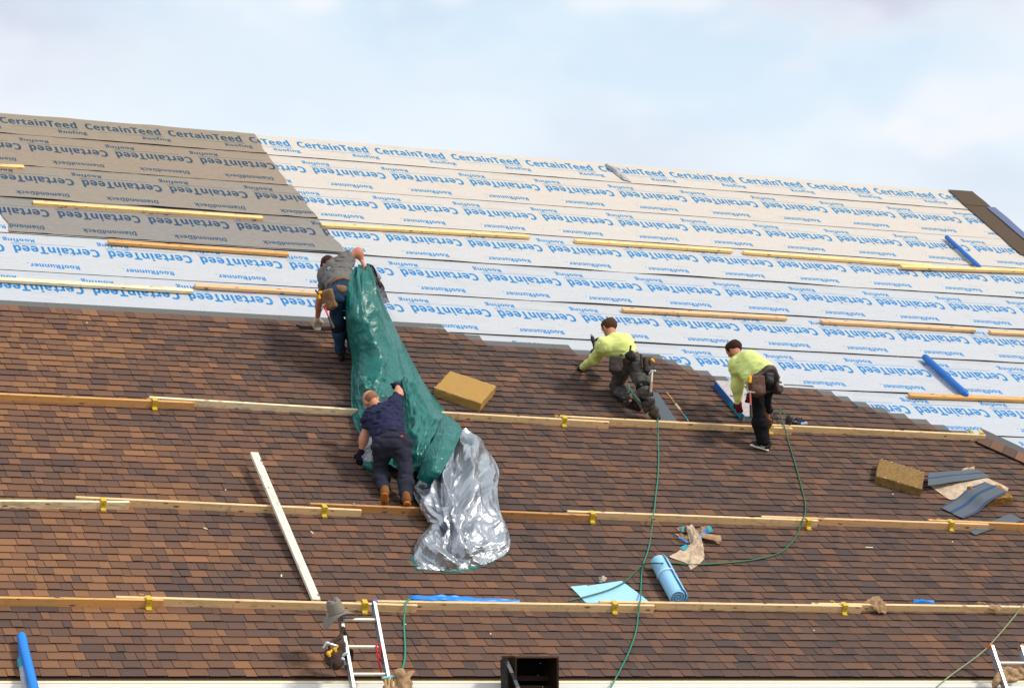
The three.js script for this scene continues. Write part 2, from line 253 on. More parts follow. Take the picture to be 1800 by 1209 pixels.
const matW = [[255, 244, 232], [253, 241, 229], [252, 243, 234], [244, 243, 243], [237, 240, 246], [235, 240, 249], [234, 240, 250]].map(c => new THREE.MeshStandardMaterial({ map: texW, color: srgb(...c), roughness: .62, vertexColors: true, side: THREE.DoubleSide }));  // cream at the ridge to bluish below: warm-to-cool light painted in per sheet
const matG = [[255, 244, 226], [255, 242, 226], [250, 246, 240], [240, 244, 250]].map(c => new THREE.MeshStandardMaterial({ map: texG, color: srgb(...c), roughness: .62, vertexColors: true, side: THREE.DoubleSide }));  // same painted warm-to-cool light shift, stepped over the grey sheets
function underlayment(mat, u0, u1, v0, v1, phase, base, edge, o = {}) { // u0/u1: [at v0, at v1]; phase: u where a print begins
  const nu = Math.max(8, Math.round((u1[0] - u0[0]) * 9)), rows = [-1, -.5, 0, .02, .06, .12, .25, .4, .55, .7, .85, 1], pos = [], uv = [], col = [], idx = [], sd = v0 * 3.7 + (o.seed || 0);
  rows.forEach((r, j) => { for (let i = 0; i <= nu; i++) {
    const t = Math.max(0, r), v = lerp(v0, v1, t), s = i / nu; let u = lerp(lerp(u0[0], u1[0], s), lerp(u0[1], u1[1], s), t);
    const rag = (o.rag || 0) * (vn(v * 7, 3, sd) - .5 + .5 * (vn(v * 25, 1, sd) - .5)); if (i === nu && o.ragR) u += rag; if (i === 0 && o.ragL) u += rag;
    const under = u < endOf(Math.floor(v / E_)) + .02;                // lies flat below the shingles
    const lip = under ? 0 : edge * clamp(.35 + 1.3 * (fbm(u * 1.1, sd, 1, 3) - .25)) * Math.exp(-t * 14);
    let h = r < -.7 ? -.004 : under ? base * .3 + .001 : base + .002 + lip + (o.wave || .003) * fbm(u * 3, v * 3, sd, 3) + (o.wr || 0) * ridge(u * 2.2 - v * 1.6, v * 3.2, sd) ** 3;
    const vv = v + (r <= 0 ? .012 * (fbm(u * .8, sd, 5, 3) - .5) : 0);
    pos.push(u, h, -vv); uv.push((u - phase) / 1.2176 / 4, o.flip ? 1 - ((v - v0) / 1.134 + .0) : (v - v0) / 1.134);
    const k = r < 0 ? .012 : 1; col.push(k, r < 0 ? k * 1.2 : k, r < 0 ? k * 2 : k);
  } });
  if (o.flip) for (let i = 0; i < uv.length; i += 2) { uv[i] = -uv[i]; uv[i + 1] = (pos[i / 2 * 3 + 2] * -1 - v0) / -1.134 + o.flip; }
  for (let j = 0; j < rows.length - 1; j++) for (let i = 0; i < nu; i++) { const a = j * (nu + 1) + i, b = a + 1, c = a + nu + 1, d = c + 1; idx.push(a, b, c, b, d, c); }
  let g = new THREE.BufferGeometry(); g.setAttribute('position', new THREE.Float32BufferAttribute(pos, 3)); g.setAttribute('uv', new THREE.Float32BufferAttribute(uv, 2)); g.setAttribute('color', new THREE.Float32BufferAttribute(col, 3)); g.setIndex(idx);
  g = g.toNonIndexed(); const top = new THREE.BufferGeometry(); g.computeVertexNormals(); void top;
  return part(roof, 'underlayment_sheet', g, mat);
}
const full = [UL, UL], right = [UR - .05, UR - .05], JL = [11.5, 11.5];
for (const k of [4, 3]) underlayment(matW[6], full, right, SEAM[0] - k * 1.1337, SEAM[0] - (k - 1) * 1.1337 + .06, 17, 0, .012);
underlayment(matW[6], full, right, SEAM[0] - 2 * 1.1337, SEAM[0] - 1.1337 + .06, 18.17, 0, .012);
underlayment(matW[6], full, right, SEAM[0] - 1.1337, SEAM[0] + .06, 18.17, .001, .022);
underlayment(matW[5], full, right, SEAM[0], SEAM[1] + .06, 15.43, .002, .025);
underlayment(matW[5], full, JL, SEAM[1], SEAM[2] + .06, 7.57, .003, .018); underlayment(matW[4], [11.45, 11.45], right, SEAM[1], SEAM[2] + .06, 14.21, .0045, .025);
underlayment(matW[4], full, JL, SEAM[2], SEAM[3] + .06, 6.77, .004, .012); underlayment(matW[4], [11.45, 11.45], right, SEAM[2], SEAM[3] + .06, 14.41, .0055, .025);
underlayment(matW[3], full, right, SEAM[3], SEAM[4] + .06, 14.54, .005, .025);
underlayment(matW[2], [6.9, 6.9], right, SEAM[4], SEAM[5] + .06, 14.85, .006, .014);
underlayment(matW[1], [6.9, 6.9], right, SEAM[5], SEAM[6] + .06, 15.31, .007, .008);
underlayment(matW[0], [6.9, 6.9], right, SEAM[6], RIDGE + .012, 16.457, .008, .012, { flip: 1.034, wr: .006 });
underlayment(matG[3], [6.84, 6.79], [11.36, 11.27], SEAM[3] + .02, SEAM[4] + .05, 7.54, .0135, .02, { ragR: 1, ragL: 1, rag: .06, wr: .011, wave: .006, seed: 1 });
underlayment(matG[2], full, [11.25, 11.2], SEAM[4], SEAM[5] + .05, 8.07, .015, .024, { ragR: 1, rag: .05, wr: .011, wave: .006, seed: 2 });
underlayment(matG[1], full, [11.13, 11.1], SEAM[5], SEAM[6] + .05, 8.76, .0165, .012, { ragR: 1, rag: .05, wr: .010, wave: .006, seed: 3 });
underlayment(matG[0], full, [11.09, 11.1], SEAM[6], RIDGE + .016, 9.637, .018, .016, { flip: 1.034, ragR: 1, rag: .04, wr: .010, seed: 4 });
{ // starter strip up the rake and the ridge fold
  const brown = new THREE.MeshStandardMaterial({ color: srgb(92, 74, 56), roughness: .95, map: granTex, side: THREE.DoubleSide });
  const rk = (u0, u1, v0, v1, b, m, nm) => { const n = 30, rows = []; for (let j = 0; j <= n; j++) { const v = lerp(v0, v1, j / n); rows.push([V3(u0 + .02 * (vn(v * 4, 2) - .5), b, -v), V3((u0 + u1) / 2, b + .006 * vn(v * 3, 1), -v), V3(u1 + .03 * (vn(v * 3, 7) - .5), b + .004, -v)]); } const g = slabbed(sheet(rows, 4, n), -.004); const q = g.attributes.uv; for (let i = 0; i < q.count; i++) q.setXY(i, g.attributes.position.getX(i) * 2, g.attributes.position.getZ(i) * 2); return part(roof, nm, g, m); };
  rk(22.92, 23.42, 11.9, 13.9, .03, brown, 'rake_strip'); rk(22.93, 23.41, 13.8, RIDGE + .02, .037, brown, 'rake_strip'); rk(22.96, 23.42, 9.6, 12.0, .024, brown, 'rake_strip');
  rk(23.3, 23.47, 9.6, 13.75, .05, M(100, 112, 144, .85, { side: THREE.DoubleSide }), 'rake_membrane');
  // a torn flap of the top sheet
  const [fu, fv] = rp(1083, 306), fl = [0, .25, .5, .75, 1].map(t => { const v = -(fv + .26 - .56 * t), u = fu - .1 + .12 * t; return [V3(u, .024, v), V3(u + .03, .06 + .03 * Math.sin(t * 5), v), V3(u + .10 + .05 * Math.sin(t * 3), .03, v + .04)]; });
  part(roof, 'underlayment_flap', slabbed(sheet(fl, 6, 14, (s, t) => .03 * (vn(s * 4, t * 8, 3) - .5)), .003), M(168, 166, 168, .7, { side: THREE.DoubleSide }));
}
// ---- shingles: 57 courses; each tab is a thin slab whose butt stands clear of the course below
const WID = [.085, .115, .135, .155, .175, .205, .25], tabG = {};
function tabGeo(wi, th) {
  const key = wi + '_' + th; if (tabG[key]) return tabG[key];
  const w = WID[wi] - .005, L = E_ + .05, y0 = th ? .0248 : .0205, y1 = .0045, t = th ? .0045 : .0035, sh = th ? 0 : .0025, a = w / 2;
  const p = [[-a, y0 - t, sh], [a, y0 - t, sh], [-a, y0 - .0012, sh], [a, y0 - .0012, sh], [-a, y0, sh - .002], [a, y0, sh - .002], [-a, y1, -L], [a, y1, -L], [-a, y1 - .004, -L], [a, y1 - .004, -L]];
  const q = [[0, 1, 3, 2], [2, 3, 5, 4], [4, 5, 7, 6], [8, 9, 1, 0]], pos = [];
  for (const [i, j, k, l] of q) for (const m of [i, j, k, i, k, l]) pos.push(...p[m]);
  for (const [i, j, k, l] of [[0, 2, 6, 8], [2, 4, 6, 6], [1, 9, 7, 3], [3, 7, 5, 5]]) { for (const m of [i, j, k]) pos.push(...p[m]); if (k !== l) for (const m of [i, k, l]) pos.push(...p[m]); }
  const g = new THREE.BufferGeometry(); g.setAttribute('position', new THREE.Float32BufferAttribute(pos, 3)); g.computeVertexNormals(); return tabG[key] = g;
}
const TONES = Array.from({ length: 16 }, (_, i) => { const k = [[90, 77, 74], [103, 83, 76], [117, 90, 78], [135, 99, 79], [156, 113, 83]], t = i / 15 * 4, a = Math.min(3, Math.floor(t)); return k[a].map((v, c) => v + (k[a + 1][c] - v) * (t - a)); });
{
  const r = rng(1234), tabMats = TONES.map(c => new THREE.MeshPhysicalMaterial({ specularIntensity: .3, color: srgb(...c), roughness: .93, map: granTex, bumpMap: granBump, bumpScale: .0012 })), loose = [], greys = [], uvG = {};
  let singles = 0; const warmth = (u, k) => { const bu = Math.floor(u / .98), bk = Math.floor(k / 3); return 5.2 + 3.2 * (h3(bu, bk, 5) - .5) + (u < 7.6 ? 5.4 : u < 9.2 ? 3.4 : u < 11 ? 1.6 : 0) * (.4 + h3(bu, bk, 6)); }; // packs differ at random; the rise at the left paints a warm glow in
  const uvOf = (g, u) => { const p = g.attributes.position, a = new Float32Array(p.count * 2); for (let i = 0; i < p.count; i++) { a[i * 2] = (p.getX(i) + u) * 2.2; a[i * 2 + 1] = (p.getZ(i) + p.getY(i)) * 2.2; } g.setAttribute('uv', new THREE.BufferAttribute(a, 2)); return g; };
  for (let k = 0; k < 57; k++) {
    let u = 2 + r() * .3; const end = endOf(k); let th = r() < .5 ? 1 : 0, last = 0; const wob = r() * 99;
    while (u < end) {
      let wi = Math.floor(r() * 7); let w = WID[wi]; const lastTab = u + w > end - .05; if (lastTab) w = Math.max(.05, end - u);
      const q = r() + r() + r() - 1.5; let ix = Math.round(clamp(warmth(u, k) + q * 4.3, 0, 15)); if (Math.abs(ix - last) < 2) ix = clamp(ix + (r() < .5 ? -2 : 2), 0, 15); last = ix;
      const vis = u > 4.6 && u < 16.9, sc = w / WID[wi], dv = .005 * (vn(u * .9, wob) - .5) + .0025 * (r() - .5), dh = .002 * r();
      if (k < 5 && vis && singles < 300) {
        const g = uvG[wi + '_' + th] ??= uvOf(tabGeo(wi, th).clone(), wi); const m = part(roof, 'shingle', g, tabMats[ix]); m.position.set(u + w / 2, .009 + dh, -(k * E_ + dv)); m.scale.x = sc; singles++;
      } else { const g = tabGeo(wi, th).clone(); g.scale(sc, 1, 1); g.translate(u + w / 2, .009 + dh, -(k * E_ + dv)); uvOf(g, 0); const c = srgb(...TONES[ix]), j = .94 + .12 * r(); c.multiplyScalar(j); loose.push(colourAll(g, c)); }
      u += w; th = r() < .82 ? 1 - th : th;
    }
    { const b = box(end - 2.02, .003, E_ + .04, (end + 2) / 2, .0055, -((k + .5) * E_ + .01), 0).toNonIndexed(); loose.push(colourAll(uvOf(b, 0), srgb(66, 54, 50))); }
    // grey headlap left bare where the next course has not reached
    const nx = k === 56 ? 2 : endOf(k + 1) - .02; if (end - nx > .03 && k > 33) { let a = nx; while (a < end - .02) { const b = Math.min(end, a + .984); const g = box(b - a - .004, .004, .235, (a + b) / 2, .0095 + .001 * r(), -((k + 1) * E_ + .19 - .1175), 0); greys.push(uvOf(g.toNonIndexed(), 0)); a = b; } }
  }
  part(roof, 'shingle_courses', merged(loose), new THREE.MeshPhysicalMaterial({ specularIntensity: .3, vertexColors: true, roughness: .93, map: granTex, bumpMap: granBump, bumpScale: .0012 })).userData.kind = 'stuff';
  const grey = new THREE.MeshStandardMaterial({ color: srgb(112, 112, 110), roughness: .95, map: granTex, bumpMap: granBump, bumpScale: .0012 });
  for (const g of greys) part(roof, 'shingle_headlap', g, grey);
  part(roof, 'starter_strip', box(UR - 2, .006, .16, (UR + 2) / 2, .0005, -.075, 0), M(60, 54, 52, .95));
}

// ---------------------------------------------------------------- two by fours and the brackets that hold them
const TW = .089, TT = .038;
function plank(label, p0, p1, o = {}) {                             // p0, p1: photographed ends of the lower front edge; laid flat, or on edge in brackets
  const flat = !o.edge, h0 = o.h ?? (o.felt ? .022 : .02), a = rp(p0[0], p0[1], h0), b = rp(p1[0], p1[1], h0), du = b[0] - a[0], dv = b[1] - a[1], L = Math.hypot(du, dv);
  const hh = flat ? TT : TW, dd = flat ? TW : TT, sd = label.length + p0[0], g0 = onRoof('timber_plank', label, 'plank', (a[0] + b[0]) / 2, (a[1] + b[1]) / 2, h0, Math.atan2(dv, du), o.group);
  const g = new RoundedBoxGeometry(L, hh, dd, 1, .002); g.translate(0, hh / 2, -dd / 2 - (o.back || 0));
  const P = g.attributes.position; for (let i = 0; i < P.count; i++) { const x = P.getX(i) / L; P.setY(i, P.getY(i) + .01 * (vn(x * 3, sd) - .5)); P.setZ(i, P.getZ(i) + (o.skew || 0) * x); }
  boxUV(g, 2.6, .16); const U = g.attributes.uv; for (let i = 0; i < U.count; i++) U.setXY(i, U.getX(i) + sd * .37, U.getY(i) + sd * .21);
  part(g0, 'board', g, woodM[o.m || 0]);
  return g0;
}
const F = { felt: 1 }, on = 'on the white underlayment';
plank('sunlit cream plank end at the left frame edge on grey underlayment', [-170, 288], [42, 299], { ...F, m: 3 });
plank('long cream plank on the grey underlayment, nailed across its middle', [58, 361], [462, 388.5], { ...F, m: 3 });
plank('dark orange plank along the lower edge of the grey underlayment', [190, 430.5], [507, 452], { ...F, m: 1 });
plank('pale plank reaching the left frame edge just above the shingles on white underlayment', [-60, 493], [339, 517], { ...F, m: 0 });
plank('pale plank ending at the belt pouch of the grey shirted worker', [343, 508], [566, 521], { ...F, m: 4 });
plank('yellow plank starting at the torn right edge of the grey underlayment', [566, 400], [931, 420.5], { ...F, m: 3 });
plank('yellow plank in the middle of the highest plank line on white underlayment', [1012, 427.5], [1288, 445.5], { ...F, m: 3 });
plank('bright yellow plank lapping behind the end of its right neighbour high on the roof', [1309, 447.5], [1640, 472], { ...F, m: 3 });
plank('orange plank at the foot of the upper blue roll', [1587, 473.5], [1860, 483], { ...F, m: 3, h: .034 });
plank('orange plank above the head of the kneeling worker on white underlayment', [1096, 549.5], [1384, 564], { ...F, m: 4 });
plank('orange plank up the slope from the two green hoses, between the blue rolls', [1446, 569.5], [1716, 585], { ...F, m: 4 });
plank('short stretch of plank cut by the right frame edge between the blue rolls', [1743, 588], [1900, 596], { ...F, m: 4 });
plank('orange plank at the foot of the lower blue roll', [1601, 700], [1860, 709.5], { ...F, m: 1 });
const ED = { edge: 1 }, K = (sk) => ({ ...ED, skew: sk });
// uppermost shingle row
plank('orange plank on edge leading in from the left, uppermost plank row on the shingles', [-40, 704], [340, 720.5], { ...ED, m: 1 });
plank('cream knotty plank on edge running from the left bracket to behind the tarp', [262, 714], [640, 733], { ...ED, m: 0, skew: .05, back: .02 });
plank('pale plank on edge between the tarp and the feet of the kneeling worker', [636, 732], [1069, 753.5], { ...ED, m: 2, skew: .05, back: .02 });
plank('orange plank on edge under the kneeling worker and behind the standing worker\'s leg', [985, 747], [1391, 764.5], { ...ED, m: 2, skew: .05, back: .02 });
plank('pale plank on edge ending at the far right bracket of the uppermost shingle row', [1330, 759.5], [1731, 776], { ...ED, m: 2, skew: .04, back: .02 });
// middle row
plank('very pale plank on edge leading in from the left, middle plank row', [-40, 894], [225, 896.5], { ...ED, m: 0 });
plank('pale grained plank on edge crossed by the loose leaning plank', [132, 891], [633, 909.5], { ...ED, m: 2, skew: .05, back: .02 });
plank('dark orange plank on edge running under the silver tarp', [545, 902], [1047, 918], { ...ED, m: 6, skew: .05, back: .02 });
plank('pale plank on edge crossed by both green hoses, middle plank row', [998, 914.5], [1436, 927.5], { ...ED, m: 2, skew: .05, back: .02 });
plank('pale orange plank on edge below the pile of shingle strips', [1340, 923.5], [1736, 933.5], { ...ED, m: 4, skew: .05, back: .02 });
plank('orange plank on edge running out at the right, middle plank row', [1634, 929], [1900, 938], { ...ED, m: 1, skew: .03, back: .03 });
// lowest row
plank('orange plank on edge leading in from the left, lowest plank row', [-40, 1064.5], [285, 1069.5], { ...ED, m: 1 });
plank('pale plank on edge behind the hat and ladder top', [203, 1068], [731, 1077.5], { ...ED, m: 2, skew: .05, back: .02 });
plank('pale plank on edge holding the blue sheets at its back', [662, 1075], [1148, 1077.5], { ...ED, m: 2, skew: .05, back: .02 });
plank('pale plank on edge at the foot of the light blue roll', [1054, 1075], [1513, 1078.5], { ...ED, m: 2, skew: .05, back: .02 });
plank('pale plank on edge strewn with brown paper, lowest row at the right', [1428, 1077], [1900, 1080.5], { ...ED, m: 2, skew: .03, back: .02 });
{ // loose board leaning across two rows
  const a = rp(446, 797, .2), b = rp(556, 1056, .06), A = world(...a, .2), B = world(...b, .06), d = B.clone().sub(A), L = d.length();
  const g0 = new THREE.Group(); g0.name = numbered('timber_plank'); g0.position.copy(A.clone().add(B).multiplyScalar(.5)); const Z = d.normalize(), X = V3(0, 0, 0).crossVectors(NRM, Z).normalize(), Y = V3(0, 0, 0).crossVectors(Z, X);
  g0.quaternion.setFromRotationMatrix(new THREE.Matrix4().makeBasis(Z, Y, X.clone().negate())); scene.add(g0); tag(g0, 'whitish weathered plank lying loose up the slope across two plank rows', 'plank');
  const g = boxUV(new RoundedBoxGeometry(L, TT, TW, 2, .003), 2.6, .16); part(g0, 'board', g, woodM[5]);
}
{ // roof brackets: a strap over the plank, a foot below it
  const y1 = M(240, 206, 40, .45, { map: blotTex }), y2 = M(196, 150, 14, .5, { map: blotTex }), gp = null; let proto = null;
  const spots = [
    [269, 722, 'yellow bracket at the orange plank\'s right end, uppermost shingle row'], [989, 752, 'yellow bracket below the kneeling worker\'s left hand side'], [1352, 765, 'yellow bracket partly hidden behind the raised sneaker'], [1721, 777, 'yellow bracket at the right end of the uppermost shingle row'],
    [178, 899, 'yellow bracket on the very pale plank of the middle row'], [567, 910, 'yellow bracket just right of the loose leaning plank'], [1038, 921, 'yellow bracket right of the silver tarp'], [1418, 932, 'yellow bracket beside the green hose crossing the middle row'], [1669, 935, 'yellow bracket below the pile of shingle strips'],
    [258, 1073, 'yellow bracket at the left of the lowest row'], [638, 1079, 'yellow bracket between the ladder rails\' tops'], [1077, 1080, 'yellow bracket below the light blue sheet'], [1481, 1082, 'yellow bracket near crumpled paper in the lowest row'],
  ];
  for (const [x, y, label] of spots) {
    const [u, v] = rp(x, y - 4, .015);
    let g0;
    if (!proto) {
      g0 = proto = onRoof('roof_bracket', label, 'roof bracket', u, v, 0, 0, 'yellow roof brackets');
      const s = .058, prof = [[.006, .075], [.0, .098], [-.012, .116], [.052, .124], [.118, .118]];   // strap: z forward, y up
      const st = []; for (let i = 0; i < 1; i++) st.push(box(s, .006, .075, 0, .132, -.012));
      st.push(box(s, .118, .006, 0, .076, .028)); const f = box(s, .006, .055, 0, 0, 0); f.rotateX(-.55).translate(0, .028, .05); st.push(f); const c = box(s, .006, .05, 0, 0, 0); c.rotateX(.9).translate(0, .035, .052); st.push(c);
      part(g0, 'strap', merged(st), y1);
      part(g0, 'foot', merged([box(s * .9, .007, .34, 0, .022, -.09), box(s, .03, .008, 0, .022, .078)]), y2);
      const n = new THREE.CylinderGeometry(.006, .006, .006, 8).rotateX(Math.PI / 2).translate(0, .09, .033); part(g0, 'bolt', n, M(120, 110, 90, .4, { metalness: .8 }));
    } else { g0 = proto.clone(); g0.name = numbered('roof_bracket'); g0.position.copy(world(u, v, 0)); scene.add(g0); tag(g0, label); }
    g0.rotateY((h3(x, y, 1) - .5) * .12);
  }
}

// ---------------------------------------------------------------- loose things on the roof
const loc = (u0, v0) => (x, y, h = .04) => { const [u, v] = rp(x, y, h); return V3(u - u0, h, -(v - v0)); };  // measured point -> local place of a thing at (u0, v0)
const dbl = (r, g, b, ro = .8, o = {}) => M(r, g, b, ro, { side: THREE.DoubleSide, ...o });
const kraft = dbl(196, 160, 122, .85, { map: blotTex }), kraftPale = dbl(226, 200, 172, .85, { map: blotTex }), blue = M(0, 100, 188, .4), blueD = dbl(0, 128, 222, .42), lightBlue = dbl(150, 204, 238, .45), teal = dbl(24, 150, 170, .6), chrome = M(190, 192, 196, .3, { metalness: .85 }), black = M(24, 23, 25, .6), leather = M(74, 48, 32, .75, { map: blotTex }), yellow = M(236, 176, 18, .5);
function foam(label, pts, th, seed, tone) {                         // a slab of yellow foam with torn faces; pts: three photographed corners of its base
  const [a, b, c] = pts.map(p => rp(p[0], p[1], .015)), e1 = [b[0] - a[0], b[1] - a[1]], L = Math.hypot(...e1), W = Math.abs((c[0] - b[0]) * -e1[1] / L + (c[1] - b[1]) * e1[0] / L), turn = Math.atan2(e1[1], e1[0]);
  const g0 = onRoof('foam_block', label, 'foam block', (a[0] + b[0]) / 2, (a[1] + b[1]) / 2, .015, turn), g = mergeVertices(new THREE.BoxGeometry(L, th, W, 44, 10, 30).deleteAttribute('uv').deleteAttribute('normal')); g.translate(0, th / 2, -W / 2);
  const P = g.attributes.position; for (let i = 0; i < P.count; i++) { const x = P.getX(i), y = P.getY(i), z = P.getZ(i), top = y > th * .9, n = fbm(x * 9, y * 9 + seed, z * 9, 3) - .5, pit = top && seed > 5 ? clamp((vn(x * 34 + seed, z * 60, 3) - .74) * 5) : 0; P.setXYZ(i, x + .016 * n, y + (y > .01 ? .014 * (fbm(x * 11 + seed, z * 11, 4, 3) - .5) - .012 * pit : 0), z + .02 * (fbm(x * 9, y * 14, z * 7 + seed, 3) - .5)); }
  g.computeVertexNormals(); boxUV(g.toNonIndexed(), .3, .3); const gg = boxUV(g, .3, .3); part(g0, 'foam', gg, M(...tone, .95, seed > 5 ? { map: blotTex, bumpMap: blotTex, bumpScale: .006 } : {}));
  const fl = [], r = rng(seed); for (let i = 0; i < 9; i++) fl.push(new THREE.TetrahedronGeometry(.005 + .006 * r()).scale(2, .5, 1).rotateY(r() * 6).translate((r() - .5) * L, th + .004, -W * (r() < .5 ? .02 : .97)));
  part(g0, 'torn_fibre', merged(fl), M(226, 214, 190, .9)).userData.kind = 'stuff'; return g0;
}
foam('clean yellow foam block resting above the plank, right of the tarp', [[760, 697.5], [842, 725], [876, 697]], .125, 3, [172, 134, 76]);
foam('pitted brown foam block lying left of the shingle strips', [[1536, 851], [1617, 874.5], [1634, 847]], .12, 9, [154, 122, 76]);
foam('small foam block half hidden under the bent shingle strip', [[1722, 891], [1778, 888.5], [1768, 866]], .12, 15, [156, 118, 62]);
const stripM = dbl(104, 112, 122, .85, { map: granTex }), stripBlue = dbl(50, 76, 114, .8);
function strip(label, rows, nu, nv, lines, wob = .008) {            // a loose length of shingle seen from its back
  const f = rows[0][0], [u0, v0] = rp(f[0], f[1]), L = loc(u0, v0), g0 = onRoof('shingle_strip', label, 'shingle strip', u0, v0), R = rows.map(r => r.map(p => L(p[0], p[1], Math.max(.042, p[2] ?? 0))));
  const g = sheet(R, nu, nv, (s, t) => wob * (vn(s * 3, t * 5, rows[0][0][0]) - .5)); const U = g.attributes.uv, P = g.attributes.position; for (let i = 0; i < U.count; i++) U.setXY(i, P.getX(i) * 2, P.getZ(i) * 2);
  part(g0, 'sheet', slabbed(g, .005), stripM);
  for (const [s0, s1] of lines) { const q = R.map(r => { const e = t => { const n = r.length - 1, k = Math.min(n - 1, Math.floor(t * n)), w = r[k].clone().lerp(r[k + 1], t * n - k); w.y += .006; return w; }; return [e(s0), e((s0 + s1) / 2), e(s1)]; }); part(g0, 'seal_strip', slabbed(sheet(q, 3, nv, (s, t) => wob * (vn(s0 * 3, t * 5, rows[0][0][0]) - .5)), .002), stripBlue); }
  return g0;
}
strip('grey blue shingle strip lying across the paper beside the pitted block', [[[1633, 831, .13], [1632, 842, .12], [1632, 854, .11]], [[1676, 828, .11], [1682, 836, .11], [1686, 846, .11]], [[1719, 826, .07], [1730, 832, .07], [1743, 838.5, .06]]], 8, 16, [[.42, .5]]);
strip('wide bent shingle strip draped over the small foam block', [[[1654, 892, .02], [1674, 902, .02], [1694, 912, .02]], [[1680, 878, .04], [1700, 888, .05], [1720, 900, .05]], [[1703, 860, .12], [1722, 869, .14], [1741, 881, .14]], [[1732, 847, .13], [1751, 855.5, .15], [1771, 866, .15]]], 10, 24, [[.02, .06], [.4, .52], [.92, .98]]);
strip('narrow shingle strip slipped under the orange plank at the right', [[[1705, 934.5, .022], [1716, 940.5, .022]], [[1742, 918, .022], [1756, 927, .022]], [[1776, 903, .025], [1800, 915, .025]]], 6, 14, []);
strip('grey shingle strip lying up the slope beside the kneeling worker\'s foot', [[[1143, 689, .024], [1157, 690, .024]], [[1152, 714, .024], [1174, 716, .024]], [[1161, 741, .024], [1193, 743, .024]]], 6, 12, [], .004);
{ // shingle lying askew over the felt at the right
  const g0 = strip('long grey and brown shingle laid askew over the stepped right edge', [[[1728, 754, .03], [1722, 766, .03], [1716, 775, .03]], [[1764, 771, .03], [1760, 784, .03], [1757, 793, .03]], [[1812, 793, .03], [1812, 808, .03], [1812, 818, .03]]], 6, 18, [], .003);
  g0.children[0].material = M(104, 104, 104, .95, { map: granTex }); const [u0, v0] = rp(1728, 754), L = loc(u0, v0);
  for (let i = 0; i < 4; i++) { const a = i / 4 + .004, b = (i + 1) / 4 - .004, P = (t, s) => { const x = lerp(1724, 1812, t), y = lerp(764, 803, t); return L(x - 6 * s, y + 13 * s, .054); }; part(g0, 'tab', slabbed(sheet([[P(a, 0), P(a, 1)], [P(b, 0), P(b, 1)]], 2, 2), .006), M(...TONES[[7, 10, 4, 13][i]], .95, { map: granTex, side: THREE.DoubleSide })); }
}
function scrap(name, label, cat, outline, ch, amp, seed, mat, extra, f) {
  const f0 = outline[0], [u0, v0] = rp(f0[0], f0[1]), L = loc(u0, v0), g0 = onRoof(name, label, cat, u0, v0), O = outline.map(p => L(p[0], p[1], p[2] ?? .02));
  part(g0, 'sheet', slabbed(fan(O, ch, amp, seed, 12, 6, f), .0015), mat); if (extra) extra(g0, L); return g0;
}
scrap('paper_sheet', 'large flat sheet of brown paper between the two grey shingle strips', 'paper', [[1636, 854, .03], [1677, 843, .05], [1734, 838, .06], [1758, 850, .08], [1774, 858, .12], [1766, 868, .12], [1720, 868, .05], [1671, 880, .02], [1652, 868, .02]], .07, .018, 3, kraftPale, null, 4);
scrap('paper_scrap', 'small curl of pale paper above the upper shingle strip', 'paper', [[1691, 827, .05], [1696, 822, .07], [1712, 821, .05], [1714, 825, .04], [1700, 828, .03]], .07, .02, 4, kraftPale);
